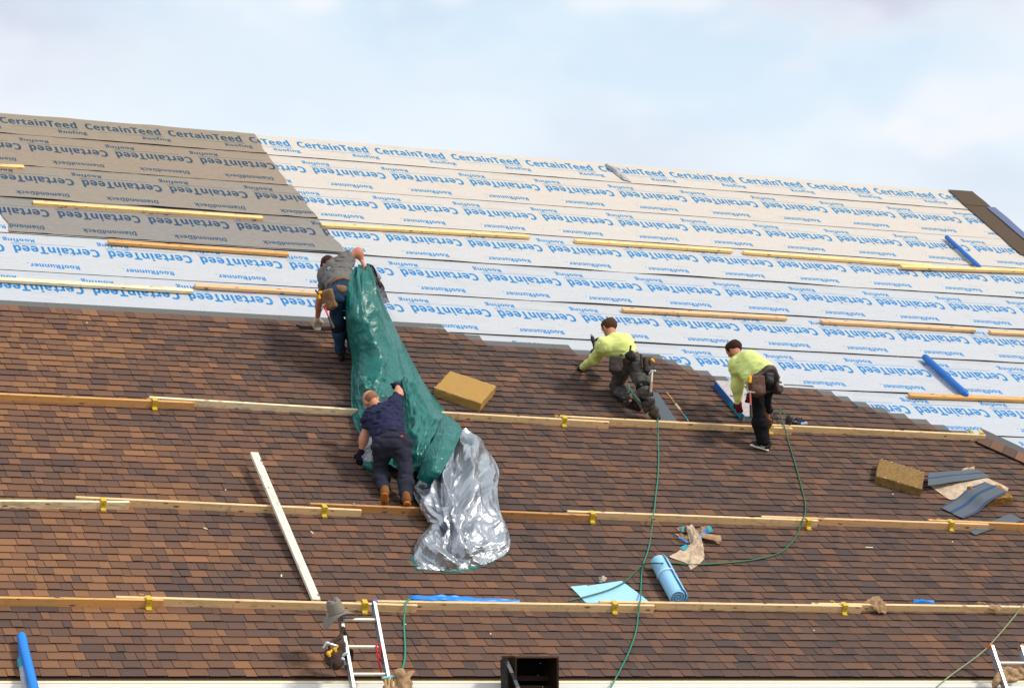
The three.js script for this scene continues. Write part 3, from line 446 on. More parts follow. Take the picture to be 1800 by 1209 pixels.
{ // torn shingle wrapper below the middle row
  const tealBit = pts => (g0, L) => { for (const [q, m] of pts) part(g0, 'printed_band', slabbed(fan(q.map(p => L(...p)), q[0][2] + .006, .006, 5, 4, 4), .001), m); };
  scrap('paper_wrapper', 'torn brown paper wrapper with twisted neck in the middle of the lower roof', 'paper', [[1176, 979, .03], [1197, 966, .05], [1217, 956, .09], [1221, 946, .12], [1214, 932, .12], [1206, 924, .10], [1216, 921, .12], [1226, 932, .12], [1236, 953, .09], [1238, 967, .07], [1238, 983, .03], [1226, 996, .02], [1214, 1003, .02], [1207, 992, .02]], .06, .04, 8, kraftPale, tealBit([[[[1196, 962, .07], [1206, 957, .09], [1212, 960, .09], [1202, 967, .07]], teal]]));
  scrap('paper_scrap', 'left arm of torn wrapper with teal end below the middle plank row', 'paper', [[1189, 928, .03], [1198, 924, .07], [1212, 926, .08], [1216, 933, .05], [1204, 937, .03], [1192, 934, .02]], .08, .05, 18, kraft, tealBit([[[[1197, 926, .1], [1203, 926, .1], [1202, 935, .08], [1198, 934, .08]], teal]]));
  scrap('paper_scrap', 'tongue of brown paper with blue stripe left of the torn wrapper', 'paper', [[1186, 938, .03], [1196, 937, .06], [1212, 942, .08], [1226, 952, .06], [1216, 955, .03], [1200, 950, .02]], .05, .03, 28, kraft, tealBit([[[[1192, 944, .06], [1196, 944, .06], [1212, 954, .05], [1206, 953, .05]], blueD]]));
  scrap('paper_scrap', 'rolled brown paper with blue and teal print right of the torn wrapper', 'paper', [[1222, 932, .04], [1232, 925, .08], [1246, 924, .1], [1254, 931, .08], [1248, 937, .06], [1234, 946, .04], [1226, 941, .03]], .1, .06, 38, kraft, tealBit([[[[1228, 942, .1], [1240, 931, .13], [1244, 934, .13], [1234, 946, .08]], blueD], [[[1242, 927, .13], [1250, 925, .12], [1254, 933, .1], [1246, 936, .11]], teal]]));
  { // cup-like roll end
    const [u0, v0] = rp(1246, 955), g0 = onRoof('paper_scrap', 'open cup of brown paper at the right of the torn wrapper', 'paper', u0, v0, .01, -.25); const q = []; for (let j = 0; j < 3; j++) { const row = []; for (let i = 0; i <= 12; i++) { const a = i / 12 * 5.4 + .4; row.push(V3(-.12 + j * .12, .055 + .05 * Math.sin(a) * (1 - .1 * j), .055 * Math.cos(a) * (1 + .15 * j))); } q.push(row); }
    part(g0, 'sheet', slabbed(sheet(q, 30, 8, (s, t) => .008 * (vn(s * 9, t * 4) - .5)), .0015), kraft); }
}
scrap('paper_scrap', 'crumpled white and teal scrap above the light blue sheet', 'paper', [[1052, 1021, .02], [1053, 1012, .06], [1059, 1011, .08], [1067, 1018, .05], [1063, 1024, .02], [1056, 1025, .02]], .09, .05, 48, kraftPale, (g0, L) => part(g0, 'printed_band', slabbed(fan([[1052, 1022, .03], [1060, 1023, .04], [1058, 1026, .02], [1053, 1026, .02]].map(p => L(...p)), .04, .004, 2, 4, 4), .001), teal));
scrap('paper_scrap', 'crumpled brown paper hanging over the lowest plank row, right of centre', 'paper', [[1518, 1058, .10], [1528, 1054, .13], [1543, 1047, .16], [1552, 1055, .13], [1559, 1060, .12], [1552, 1066, .1], [1562, 1068, .10], [1558, 1078, .05], [1546, 1074, .08], [1530, 1064, .11]], .15, .06, 58, kraft);
scrap('paper_scrap', 'small fold of brown paper lying behind the lowest plank at the far right', 'paper', [[1714, 1062, .08], [1722, 1056, .12], [1732, 1058, .10], [1735, 1062, .08]], .11, .03, 68, kraft);
scrap('paper_scrap', 'round flap of brown paper hanging over the lowest plank at the far right', 'paper', [[1738, 1063, .115], [1750, 1061, .13], [1760, 1063, .12], [1759, 1074, .08], [1748, 1073, .08], [1741, 1069, .1]], .12, .03, 78, kraft);
scrap('wrapper_piece', 'small bright blue wrapper piece lying on the lowest plank row', 'wrapper', [[1607, 1059, .10], [1608, 1053, .13], [1625, 1054, .13], [1642, 1055, .12], [1643, 1060, .10], [1625, 1060, .10]], .13, .02, 88, blueD);
scrap('paper_scrap', 'small yellowish paper scrap left of the sole of the navy worker', 'paper', [[619, 889, .02], [622, 883, .05], [626, 887, .05], [633, 890, .04], [632, 893, .03], [622, 893, .02]], .05, .03, 98, kraftPale);
scrap('paper_scrap', 'curl of brown paper behind the middle row right of the green hose', 'paper', [[1436, 914, .08], [1440, 908, .12], [1448, 909, .12], [1452, 914, .08]], .13, .02, 99, kraft);
{ // light blue roll and sheet
  const a = rp(1157, 990, .1), b = rp(1195, 1060, .1), g0 = onRoof('foam_roll', 'light blue foam roll tied with white tape, resting on the lowest plank', 'roll', a[0], a[1], .013), d = V3(b[0] - a[0], 0, -(b[1] - a[1])), L = d.length() - .07, q = new THREE.Quaternion().setFromUnitVectors(V3(0, 0, 1), d.normalize());
  const prof = new THREE.Shape(), R = .108; for (let i = 0; i <= 60; i++) { const t = i / 60 * Math.PI * 6.2, r = R - .09 * (1 - i / 60); i ? prof.lineTo(r * Math.cos(t), r * Math.sin(t)) : prof.moveTo(r * Math.cos(t), r * Math.sin(t)); } for (let i = 60; i >= 0; i--) { const t = i / 60 * Math.PI * 6.2, r = R - .009 - .09 * (1 - i / 60); prof.lineTo(r * Math.cos(t), r * Math.sin(t)); }
  const e = new THREE.ExtrudeGeometry(prof, { depth: L, bevelEnabled: false, steps: 10 }); e.applyQuaternion(q).translate(0, R, 0); part(g0, 'roll', e, lightBlue);
  const tp = new THREE.CylinderGeometry(R + .002, R + .002, .018, 40, 1, true).rotateX(Math.PI / 2).translate(0, 0, L * .42).applyQuaternion(q).translate(0, R, 0); part(g0, 'tape', tp, dbl(214, 226, 232, .4));
  const core = new THREE.CylinderGeometry(R - .02, R - .02, L - .03, 30).rotateX(Math.PI / 2).translate(0, 0, L / 2 - .012).applyQuaternion(q).translate(0, R, 0); part(g0, 'core', core, lightBlue);
  const fl = [[V3(R * .3, R * .95, .0), V3(R * 1.02, 0.02, 0.02), V3(R * 1.3, -R + .01, .05)], [V3(R * .3, R * .95, L * .5), V3(R * 1.02, .02, L * .5), V3(R * 1.18, -R + .006, L * .5)], [V3(R * .3, R * .95, L * .97), V3(R * 1.02, .02, L * .97), V3(R * 1.2, -R + .006, L * .97)]].map(r => r.map(p => p.applyQuaternion(q).add(V3(0, R + .004, 0)))); part(g0, 'loose_edge', slabbed(sheet(fl, 8, 12, (s, t) => .006 * vn(s * 2, t * 9)), .004), lightBlue);
  scrap('foam_sheet', 'flat light blue foam sheet behind the lowest plank, crossed by a hose', 'sheet', [[1003, 1032, .03], [1010, 1031, .03], [1030, 1029, .03], [1034, 1030, .03], [1092, 1021, .035], [1097, 1024, .035], [1140, 1058, .03], [1085, 1060, .03], [1031, 1060, .03], [1017, 1046, .03]], .045, .008, 5, dbl(156, 208, 238, .45), null, 3);
}
{ // flat blue tarp strip behind the lowest plank
  const [u0, v0] = rp(717, 1046), L = loc(u0, v0), g0 = onRoof('blue_tarp', 'bright blue tarp strip tucked along the back of the lowest plank', 'tarp', u0, v0);
  const rows = [[[717, 1045, .12], [719, 1051, .1], [722, 1058, .06]], [[728, 1047, .13], [728, 1053, .12], [728, 1060, .07]], [[760, 1046, .13], [760, 1053, .13], [760, 1061, .08]], [[800, 1047, .12], [802, 1054, .12], [804, 1062, .08]], [[850, 1051, .10], [852, 1056, .10], [854, 1063, .08]], [[914, 1054, .09], [914, 1057, .09], [914, 1063, .08]]].map(r => r.map(p => L(...p)));
  part(g0, 'sheet', slabbed(sheet(rows, 14, 90, (s, t, p) => .03 * (ridge(p.x * 7, s * 3, 2) - .5) * (1 - t * .6)), .001), blueD);
}
function blueRoll(label, p0, p1, r, h = .02) {
  const a = rp(p0[0], p0[1], h + r), b = rp(p1[0], p1[1], h + r), g0 = onRoof('blue_roll', label, 'roll', a[0], a[1]), A = V3(0, h + r, 0), B = V3(b[0] - a[0], h + r, -(b[1] - a[1])), pts = []; for (let i = 0; i <= 8; i++) { const p = A.clone().lerp(B, i / 8); p.x += .006 * (vn(i, p0[0]) - .5); pts.push(p); }
  const g = tube(pts, r, 60, 18), P = g.attributes.position, N = g.attributes.normal; for (let i = 0; i < P.count; i++) { const n = .004 * (fbm(P.getX(i) * 30, P.getY(i) * 30, P.getZ(i) * 5, 2) - .5); P.setXYZ(i, P.getX(i) + N.getX(i) * n, P.getY(i) + N.getY(i) * n, P.getZ(i) + N.getZ(i) * n); } g.computeVertexNormals(); part(g0, 'roll', g, blue);
  for (const [e, o] of [[A, B], [B, A]]) part(g0, 'end_cap', new THREE.SphereGeometry(r * .98, 16, 10).scale(1, 1, 1).translate(e.x, e.y, e.z), blue);
  const d = B.clone().sub(A).normalize(), sd = V3(-d.z, 0, d.x).multiplyScalar(-1), ed = []; for (let i = 0; i <= 6; i++) { const p = A.clone().lerp(B, i / 6); ed.push([p.clone().addScaledVector(sd, r * .5).add(V3(0, r * .88, 0)), p.clone().addScaledVector(sd, r * .98).add(V3(0, r * .3, 0)), p.clone().addScaledVector(sd, r * 1.1).add(V3(0, -r * .5, 0))]); } part(g0, 'loose_edge', slabbed(sheet(ed, 6, 30, (s, t) => .003 * vn(t * 14, s)), .002), blueD); return g0;
}
blueRoll('slim blue roll lying up the slope near the top right', [1665, 417], [1722, 469], .034, .03);
blueRoll('stouter blue roll lying up the slope above the lower right plank', [1627, 628], [1698, 693], .046, .03);
{ // bent blue tube at the lower left
  const [u0, v0] = rp(38, 1118), L = loc(u0, v0), g0 = onRoof('blue_tube', 'bent bright blue tube at the bottom left corner over the eave', 'tube', u0, v0);
  part(g0, 'long_arm', tube([L(37, 1119, .12), L(40, 1135, .12), L(49, 1172, .14), L(62, 1225, .16)], .046, 40, 16), blueD); part(g0, 'end_cap', new THREE.SphereGeometry(.045, 16, 10).translate(...L(37, 1119, .12).toArray()), blueD);
  part(g0, 'short_arm', slabbed(sheet([[L(32, 1116, .12), L(36, 1114, .16), L(42, 1119, .13)], [L(31, 1140, .06), L(34, 1140, .09), L(39, 1142, .08)], [L(32, 1166, .05), L(36, 1166, .08), L(42, 1164, .06)]], 8, 14), .003), blueD);
  part(g0, 'paper_core', tube([L(37, 1165, .05), L(42, 1190, .06), L(46, 1225, .07)], .038, 20, 14), M(196, 198, 206, .7, { map: blotTex })); part(g0, 'printed_band', tube([L(36.2, 1160, .05), L(38.6, 1175, .054)], .04, 8, 14), teal);
}
// ---- hoses and rope
function hose(name, label, cat, pts, r, m, seg = 140) { const [u0, v0] = rp(pts[0][0], pts[0][1]), L = loc(u0, v0), g0 = onRoof(name, label, cat, u0, v0), P = pts.map(p => L(p[0], p[1], Math.max(.042, p[2] ?? .042))); part(g0, 'tube', tube(P, r, seg, 8), m); return g0; }
const green = M(24, 126, 102, .45), greenD = M(24, 100, 66, .45);
hose('air_hose', 'teal hose falling from the kneeling worker down to the eave', 'hose', [[1103, 674, .06], [1110, 688, .03], [1121, 702, .03], [1132, 712, .03], [1146, 719, .06], [1153, 723, .09], [1156, 735, .12], [1157, 748, .13], [1157, 765, .04], [1158, 800], [1157, 835], [1153, 870], [1150, 900, .09], [1146, 912, .12], [1146, 925, .04], [1140, 965], [1130, 995, .04], [1127, 1030], [1126, 1053, .1], [1124, 1064, .125], [1122, 1080, .05], [1118, 1110], [1106, 1145], [1090, 1178], [1070, 1215]], .0085, green, 260);
hose('air_hose', 'dark green hose curving from the nail gun round to the light blue sheet', 'hose', [[1388, 737, .12], [1378, 726, .14], [1369, 718, .10], [1372, 728, .08], [1377, 742, .12], [1380, 752, .125], [1384, 768, .05], [1394, 800], [1408, 850], [1416, 885], [1416, 903, .06], [1412, 913, .125], [1407, 926, .05], [1395, 950], [1370, 972], [1330, 983], [1280, 989], [1225, 992], [1200, 991], [1178, 989, .04], [1160, 990, .24], [1140, 990, .13], [1130, 993, .05], [1112, 1010], [1098, 1023, .05], [1072, 1036, .07], [1040, 1046, .06], [1000, 1056, .04]], .0085, greenD, 300);
hose('air_hose', 'short green hose hanging from the blue tarp strip beside the ladder', 'hose', [[722, 1052, .10], [715, 1057, .135], [712, 1068, .12], [710, 1090], [711, 1120], [712, 1145], [710, 1165], [704, 1182], [696, 1190, .05]], .010, M(30, 140, 112, .45), 100);
hose('rope', 'pale olive rope slanting to the eave at the lower right', 'rope', [[1830, 1040, .05], [1799, 1064, .135], [1785, 1082, .06], [1760, 1112, .03], [1730, 1144, .03], [1700, 1167, .03], [1672, 1187, .04], [1640, 1213, .06]], .008, M(136, 150, 118, .9), 100);
// ---- scraps of chip wood and paper
const CH = ['splinter of pale wood right of the torn wrapper', 'pale chip above the loose leaning plank\'s left side', 'white speck high on the shingles at the left', 'pale chip right of the bracket next to the leaning plank', 'white speck beside the short green hose', 'white speck near the rope in the lowest shingles', 'white speck above the dark hoist box', 'curled pale chip left of the loose leaning plank', 'white speck below the far right bracket of the middle row', 'white speck below the pitted foam block', 'pale chip close to the lower part of the leaning plank'];
[[1528, 964, 1], [395, 861, 0], [152, 568, 2], [548, 937, 0], [712, 1098, 2], [1431, 1109, 2], [862, 1115, 2], [360, 930, 0], [1675, 953, 2], [1570, 869, 2], [494, 1013, 0]].forEach(([x, y, k], i) => {
  const [u, v] = rp(x, y, .02), g0 = onRoof('wood_chip', CH[i], 'chip', u, v, .022, i * 1.7, 'tiny chips scattered on the shingles'), w = k === 1 ? .1 : k ? .022 : .05; const g = new RoundedBoxGeometry(w, .006, .014, 1, .002), P = g.attributes.position; for (let j = 0; j < P.count; j++) P.setY(j, P.getY(j) + 4 * P.getX(j) ** 2 + .004); part(g0, 'chip', g, M(236, 222, 198, .8));
});
// ---- tools: nail guns, stick tool
function nailGun(label, cen, dir, up) {
  const g0 = stand('nail_gun', label, 'nail gun', cen), D = dir.clone().normalize(), S = V3(0, 0, 0).crossVectors(D, up).normalize(), U = V3(0, 0, 0).crossVectors(S, D), q = (d, u, s = 0) => V3(0, 0, 0).addScaledVector(D, d).addScaledVector(U, u).addScaledVector(S, s);
  part(g0, 'handle', nets([cap(q(.02, .04), q(.17, .03), .023, .02), cap(q(.15, .03), q(.19, .03), .024)], .006, .02), black);
  part(g0, 'cylinder', nets([cap(q(0, -.06), q(0, .075), .036, .042), cap(q(0, .06), q(0, .085), .044)], .006, .02), M(40, 42, 48, .5));
  part(g0, 'nose', rod(q(-.01, -.12), q(-.01, -.05), .012, .016), chrome); part(g0, 'magazine', nets([obox(q(.09, -.075), D, U, S, .09, .03, .035, .02)], .006, .01), black);
  part(g0, 'hose_fitting', merged([rod(q(.18, .03), q(.22, .03), .013), rod(q(.21, .03), q(.235, .03), .017)]), chrome); return g0;
}
nailGun('black nail gun lying behind the plank right of the standing worker', rw(1386, 746, .1), V3(.95, -.05, -.3), V3(-.3, .9, .35));
{
  const g0 = stand('tool_case', 'small dark pouch with pale cloth beside the right nail gun', 'pouch', rw(1403, 748, .03)), X = UAX, o = NRM; part(g0, 'pouch', nets([obox(V3(.02, .04, 0), X, o, UPS, .06, .05, .05, .02)], .008), M(34, 40, 56, .8)); part(g0, 'cloth', nets([cap(V3(-.1, .03, .02), V3(-.02, .035, .03), .022), cap(V3(.02, .02, .05), V3(.09, .025, .05), .02)], .007, .02, (d, x, y, z) => d + .012 * (fbm(x * 40, y * 40, z * 40, 2) - .5)), M(150, 178, 214, .8));
}
{
  const A = rw(1172, 690, .03), B = rw(1211, 741, .03), g0 = stand('scraper', 'thin tan stick tool with a teal tip right of the kneeling worker', 'tool', A), d = B.clone().sub(A);
  part(g0, 'shaft', rod(V3(0, 0, 0), d.clone().multiplyScalar(.8), .012, .009), M(176, 134, 78, .7)); part(g0, 'wrapping', rod(d.clone().multiplyScalar(.42), d.clone().multiplyScalar(.62), .02, .018), M(206, 186, 134, .8)); part(g0, 'teal_tip', rod(d.clone().multiplyScalar(.8), d.clone().multiplyScalar(.93), .017, .013), teal); part(g0, 'end', rod(d.clone().multiplyScalar(.93), d, .009, .004), M(196, 196, 198, .4));
}
// ---- ladders
const alu = M(184, 188, 194, .34, { metalness: .75 }), LD = V3(0, Math.cos(.5236), -Math.sin(.5236)), LN = V3(0, Math.sin(.5236), Math.cos(.5236));
function ladder(label, x, y, z, up, down, wid, rungs, capM, leftShort, repl) {   // x, y, z: where the right rail meets the eave line
  const A = atDepth(x, y, z), g0 = stand('ladder', label, 'ladder', A);
  const rail = (dx, t1, t0) => { const sec = []; const g = [[.05, .008, -.012, .02], [.05, .008, -.012, -.02]]; void g; const p = (o, n) => V3(dx + o, 0, 0).addScaledVector(LN, n); const bars = [[.003, .075, 0, 0], [.030, .004, -.014, .0365], [.030, .004, -.014, -.0365]]; for (const [w, h, ox, on] of bars) { const b = new THREE.BoxGeometry(w, t1 - t0, h); b.applyMatrix4(new THREE.Matrix4().makeBasis(UAX, LD, LN)); const c = p(ox * (dx < 0 ? 1 : -1) * -1, on).addScaledVector(LD, (t0 + t1) / 2); b.translate(c.x, c.y, c.z); sec.push(b); } return merged(sec); };
  part(g0, 'rail', rail(0, up, -down), alu); part(g0, 'rail', rail(-wid, up - leftShort, -down), alu);
  for (const t of rungs) { const c = V3(0, 0, 0).addScaledVector(LD, t); part(g0, 'rung', rod(V3(-wid, 0, 0).add(c), c, .019, .019, 12), M(214, 206, 190, .45, { metalness: .5 })); }
  for (const [dx, u] of [[0, up], [-wid, up - leftShort]]) { const b = box(.04, .03, .085, 0, 0, 0, .008); b.applyMatrix4(new THREE.Matrix4().makeBasis(UAX, LD, LN)); const c = V3(dx, 0, 0).addScaledVector(LD, u + .004); part(g0, 'end_cap', b.translate(c.x, c.y, c.z), capM); }
  return [g0, A];
}
const [lad1, ladA] = ladder('aluminium ladder with a hat on its left rail and blue rail cap', 684, 1194, 25.45, .86, 3.4, .40, Array.from({ length: 13 }, (_, i) => .665 - i * .305), M(34, 96, 190, .5), .1);
const [lad2, ladB] = ladder('aluminium ladder at the bottom right corner with orange rail ends', 1816, 1194, 28.4, .40, 3.7, .40, Array.from({ length: 12 }, (_, i) => .2 - i * .305), M(206, 120, 40, .6), 0);
{ // hat on the left rail
  const p = ladA.clone().add(V3(-.4, 0, 0)).addScaledVector(LD, .74).add(V3(-.02, 0, .03)), g0 = stand('hat', 'grey brimmed cloth hat hung on top of the left ladder rail', 'hat', p), felt = dbl(150, 142, 132, .95, { map: clothTex });
  const pr = [[0, .15], [.03, .152], [.055, .142], [.07, .11], [.078, .05], [.084, .0], [.1, -.012], [.14, -.03], [.178, -.052]].map(a => new THREE.Vector2(...a)); const g = new THREE.LatheGeometry(pr, 40), P = g.attributes.position; for (let i = 0; i < P.count; i++) { const x = P.getX(i), y = P.getY(i), z = P.getZ(i), r = Math.hypot(x, z), a = Math.atan2(z, x); P.setY(i, y + (r > .085 ? -.05 * Math.cos(2 * a) * (r - .08) / .1 : 0) - (y > .12 ? .03 * Math.exp(-((x) ** 2) / .0006) : 0)); }
  g.computeVertexNormals(); g.rotateZ(.42).rotateX(.12); part(g0, 'crown_and_brim', slabbed(mergeVertices(g.deleteAttribute('uv') && boxUV(g, .2, .2)), .003), felt);
  const bd = new THREE.TorusGeometry(.083, .005, 8, 40).rotateX(Math.PI / 2).translate(0, .006, 0).rotateZ(.42).rotateX(.12); part(g0, 'hat_band', bd, M(110, 102, 94, .9));
}
{ // tool belt hung on the left rail
  const p = ladA.clone().add(V3(-.4, 0, 0)).addScaledVector(LD, .46).add(V3(-.06, 0, .07)), g0 = stand('tool_belt', 'brown leather tool belt hanging on the left ladder rail', 'tool belt', p), Z = V3(0, 0, 1), Y = V3(0, 1, 0), X = V3(1, 0, 0);
  part(g0, 'strap', nets([cap(V3(.04, .09, 0), V3(0, 0, .02), .016), cap(V3(0, 0, .02), V3(-.09, -.06, .02), .022), cap(V3(.04, .09, 0), V3(.11, 0, -.08), .018), cap(V3(.11, 0, -.08), V3(.12, -.12, -.09), .02)], .008, .02), leather);
  part(g0, 'pouch', nets([cap(V3(-.08, -.17, .03), V3(-.04, -.25, .03), .068, .062), obox(V3(-.06, -.19, .03), X, Y, Z, .085, .075, .05, .03)], .008, .03, (d, x, y, z) => d + .012 * (fbm(x * 20, y * 20, z * 20, 2) - .5)), leather);
  part(g0, 'pouch', nets([obox(V3(.0, -.13, .02), X, Y, Z, .06, .1, .04, .03)], .008, .03), leather); part(g0, 'pouch', nets([obox(V3(.13, -.17, -.1), X, Y, Z, .05, .07, .035, .03)], .008, .03), M(40, 34, 34, .8));
  const cl = (x, y) => nets([obox(V3(x, y, .085), V3(.8, .6, 0), V3(-.6, .8, 0), Z, .028, .014, .012, .006), obox(V3(x - .01, y - .03, .085), V3(.8, .6, 0), V3(-.6, .8, 0), Z, .012, .024, .012, .006)], .005); part(g0, 'yellow_clip', cl(-.06, -.09), yellow); part(g0, 'yellow_clip', cl(-.12, -.135), yellow);
  part(g0, 'metal_holder', nets([cap(V3(.02, -.17, .07), V3(.05, -.15, .07), .02), cap(V3(.0, -.2, .07), V3(.02, -.21, .08), .017)], .005, .01), chrome);
  const hm = stand('hammer', 'claw hammer with dark handle tucked in the hung tool belt', 'hammer', p.clone().add(V3(-.1, -.1, .09))); part(hm, 'head', nets([cap(V3(-.09, -.0, 0), V3(-.05, .045, 0), .011, .014), cap(V3(-.05, .045, 0), V3(.03, .02, 0), .015, .02)], .005), chrome); part(hm, 'handle', rod(V3(-.03, .03, 0), V3(.0, -.2, -.02), .012, .015), M(38, 34, 34, .7));
  const sh = stand('pry_bar', 'dark bar with metal collar hanging below the tool belt', 'tool', p.clone().add(V3(.03, -.24, .05))); part(sh, 'collar', rod(V3(0, .03, 0), V3(.02, -.02, 0), .02, .017), chrome); part(sh, 'shaft', rod(V3(.02, -.02, 0), V3(.14, -.33, .06), .015, .012), M(40, 44, 52, .5));
}
{ // red strap on the middle rung, bristles and paper at the foot
  const c = ladA.clone().addScaledVector(LD, .36).add(V3(-.06, 0, .03)), g0 = stand('strap', 'red webbing loop hanging from the middle ladder rung', 'strap', c); part(g0, 'webbing', merged([tube([V3(0, .03, -.03), V3(-.02, .0, .0), V3(-.015, -.06, .01), V3(.02, -.13, .02), V3(.06, -.18, .02)], .009, 30, 6), tube([V3(0, .03, -.03), V3(.022, .01, 0), V3(.016, -.06, .014), V3(-.005, -.12, .02), V3(.02, -.24, .03), V3(.05, -.34, .04)], .009, 34, 6)]), M(206, 26, 38, .55));
  const q = ladA.clone().addScaledVector(LD, .0).add(V3(-.03, -.01, .12)), p0 = stand('brush', 'brush with teal back and tan bristle tufts at the ladder foot', 'brush', q); part(p0, 'back', box(.17, .022, .04, 0, .035, 0, .006).rotateZ(.12), M(140, 206, 216, .5)); for (let i = 0; i < 4; i++) part(p0, 'tuft', rod(V3(-.055 + i * .034, .02, 0), V3(-.05 + i * .034, -.1, .01), .014, .01, 8), M(206, 172, 110, .9));
  const w = ladA.clone().add(V3(.08, -.02, .14)), k0 = stand('paper_bag', 'crumpled brown paper bag stuffed at the right rail of the hat ladder', 'paper', w); part(k0, 'bag', nets([cap(V3(-.02, .08, 0), V3(.03, -.08, 0), .06, .09), cap(V3(.03, .04, 0), V3(.11, .09, .0), .04, .012), cap(V3(-.16, -.06, .0), V3(-.1, -.1, 0), .05)], .009, .05, (d, x, y, z) => d + .05 * (ridge(x * 13, y * 13, z * 13) - .5) + .02 * (fbm(x * 40, y * 40, z * 40, 2) - .5)), kraft);
  const w2 = ladB.clone().add(V3(-.36, -.02, .05)), k1 = stand('paper_bag', 'torn brown paper wrapper stuffed behind the bottom right ladder', 'paper', w2); part(k1, 'bag', nets([cap(V3(-.1, -.04, -.08), V3(.0, .1, -.1), .05, .04), cap(V3(.02, .1, -.1), V3(.3, .12, -.1), .05, .03), cap(V3(.02, .02, -.1), V3(.25, .06, -.1), .06, .04)], .009, .05, (d, x, y, z) => d + .04 * (ridge(x * 13, y * 13, z * 13 + 5) - .5) + .02 * (fbm(x * 40, y * 40, z * 40, 2) - .5)), kraft);
  const tp = stand('wrapper_piece', 'bright blue wrapper end under the bottom right ladder paper', 'wrapper', w2.clone().add(V3(-.06, -.13, .0))); part(tp, 'sheet', nets([cap(V3(-.05, 0, 0), V3(.07, -.01, 0), .025)], .007, .02, (d, x, y, z) => d + .02 * (ridge(x * 30, y * 30, z * 30) - .5)), blueD);
}
{ // open dark wooden hoist box at the eave
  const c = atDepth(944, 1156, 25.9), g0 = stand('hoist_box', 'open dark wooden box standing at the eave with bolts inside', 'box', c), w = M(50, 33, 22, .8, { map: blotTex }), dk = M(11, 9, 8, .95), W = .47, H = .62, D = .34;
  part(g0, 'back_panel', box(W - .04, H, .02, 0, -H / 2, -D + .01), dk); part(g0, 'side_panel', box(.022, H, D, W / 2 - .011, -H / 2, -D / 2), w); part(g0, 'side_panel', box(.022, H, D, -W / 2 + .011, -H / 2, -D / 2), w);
  part(g0, 'top_panel', box(W + .01, .018, D + .006, 0, .011, -D / 2), M(96, 58, 36, .6, { map: blotTex })); part(g0, 'rail', box(W - .046, .05, .03, 0, -.2, -.2), w); part(g0, 'rail', box(W - .046, .06, .03, 0, -.3, -.14), w); part(g0, 'front_panel', box(W - .046, .3, .02, 0, -.47, -.02), w);
  for (const [x, y, z] of [[.17, -.05, -.31], [.14, -.17, -.31], [.11, -.285, -.12]]) part(g0, 'bolt', new THREE.SphereGeometry(.008, 10, 8).translate(x, y, z), chrome);
  for (let i = 0; i < 4; i++) { const t = i / 4, b = box(.055, .13, .006, 0, 0, 0, .002); b.rotateX(-.5).rotateY(.5).translate(-W / 2 - .05 + .02 * i, -.09 - .07 * i, -.02 + .03 * i); part(g0, 'shingle_scrap', b, [M(120, 120, 118, .95, { map: granTex }), M(44, 42, 44, .9), M(96, 100, 112, .9, { map: granTex }), M(150, 132, 118, .9)][i]); }
  for (const x of [-.18, .18]) part(g0, 'mast', box(.05, 4.2 - .62, .05, x, -.62 - (4.2 - .62) / 2 - .1, -.2), alu);
  part(g0, 'outer_flap', box(.012, H * .9, D * .5, -W / 2 - .075, -H * .46, -D * .3).rotateZ(.03), black);
}

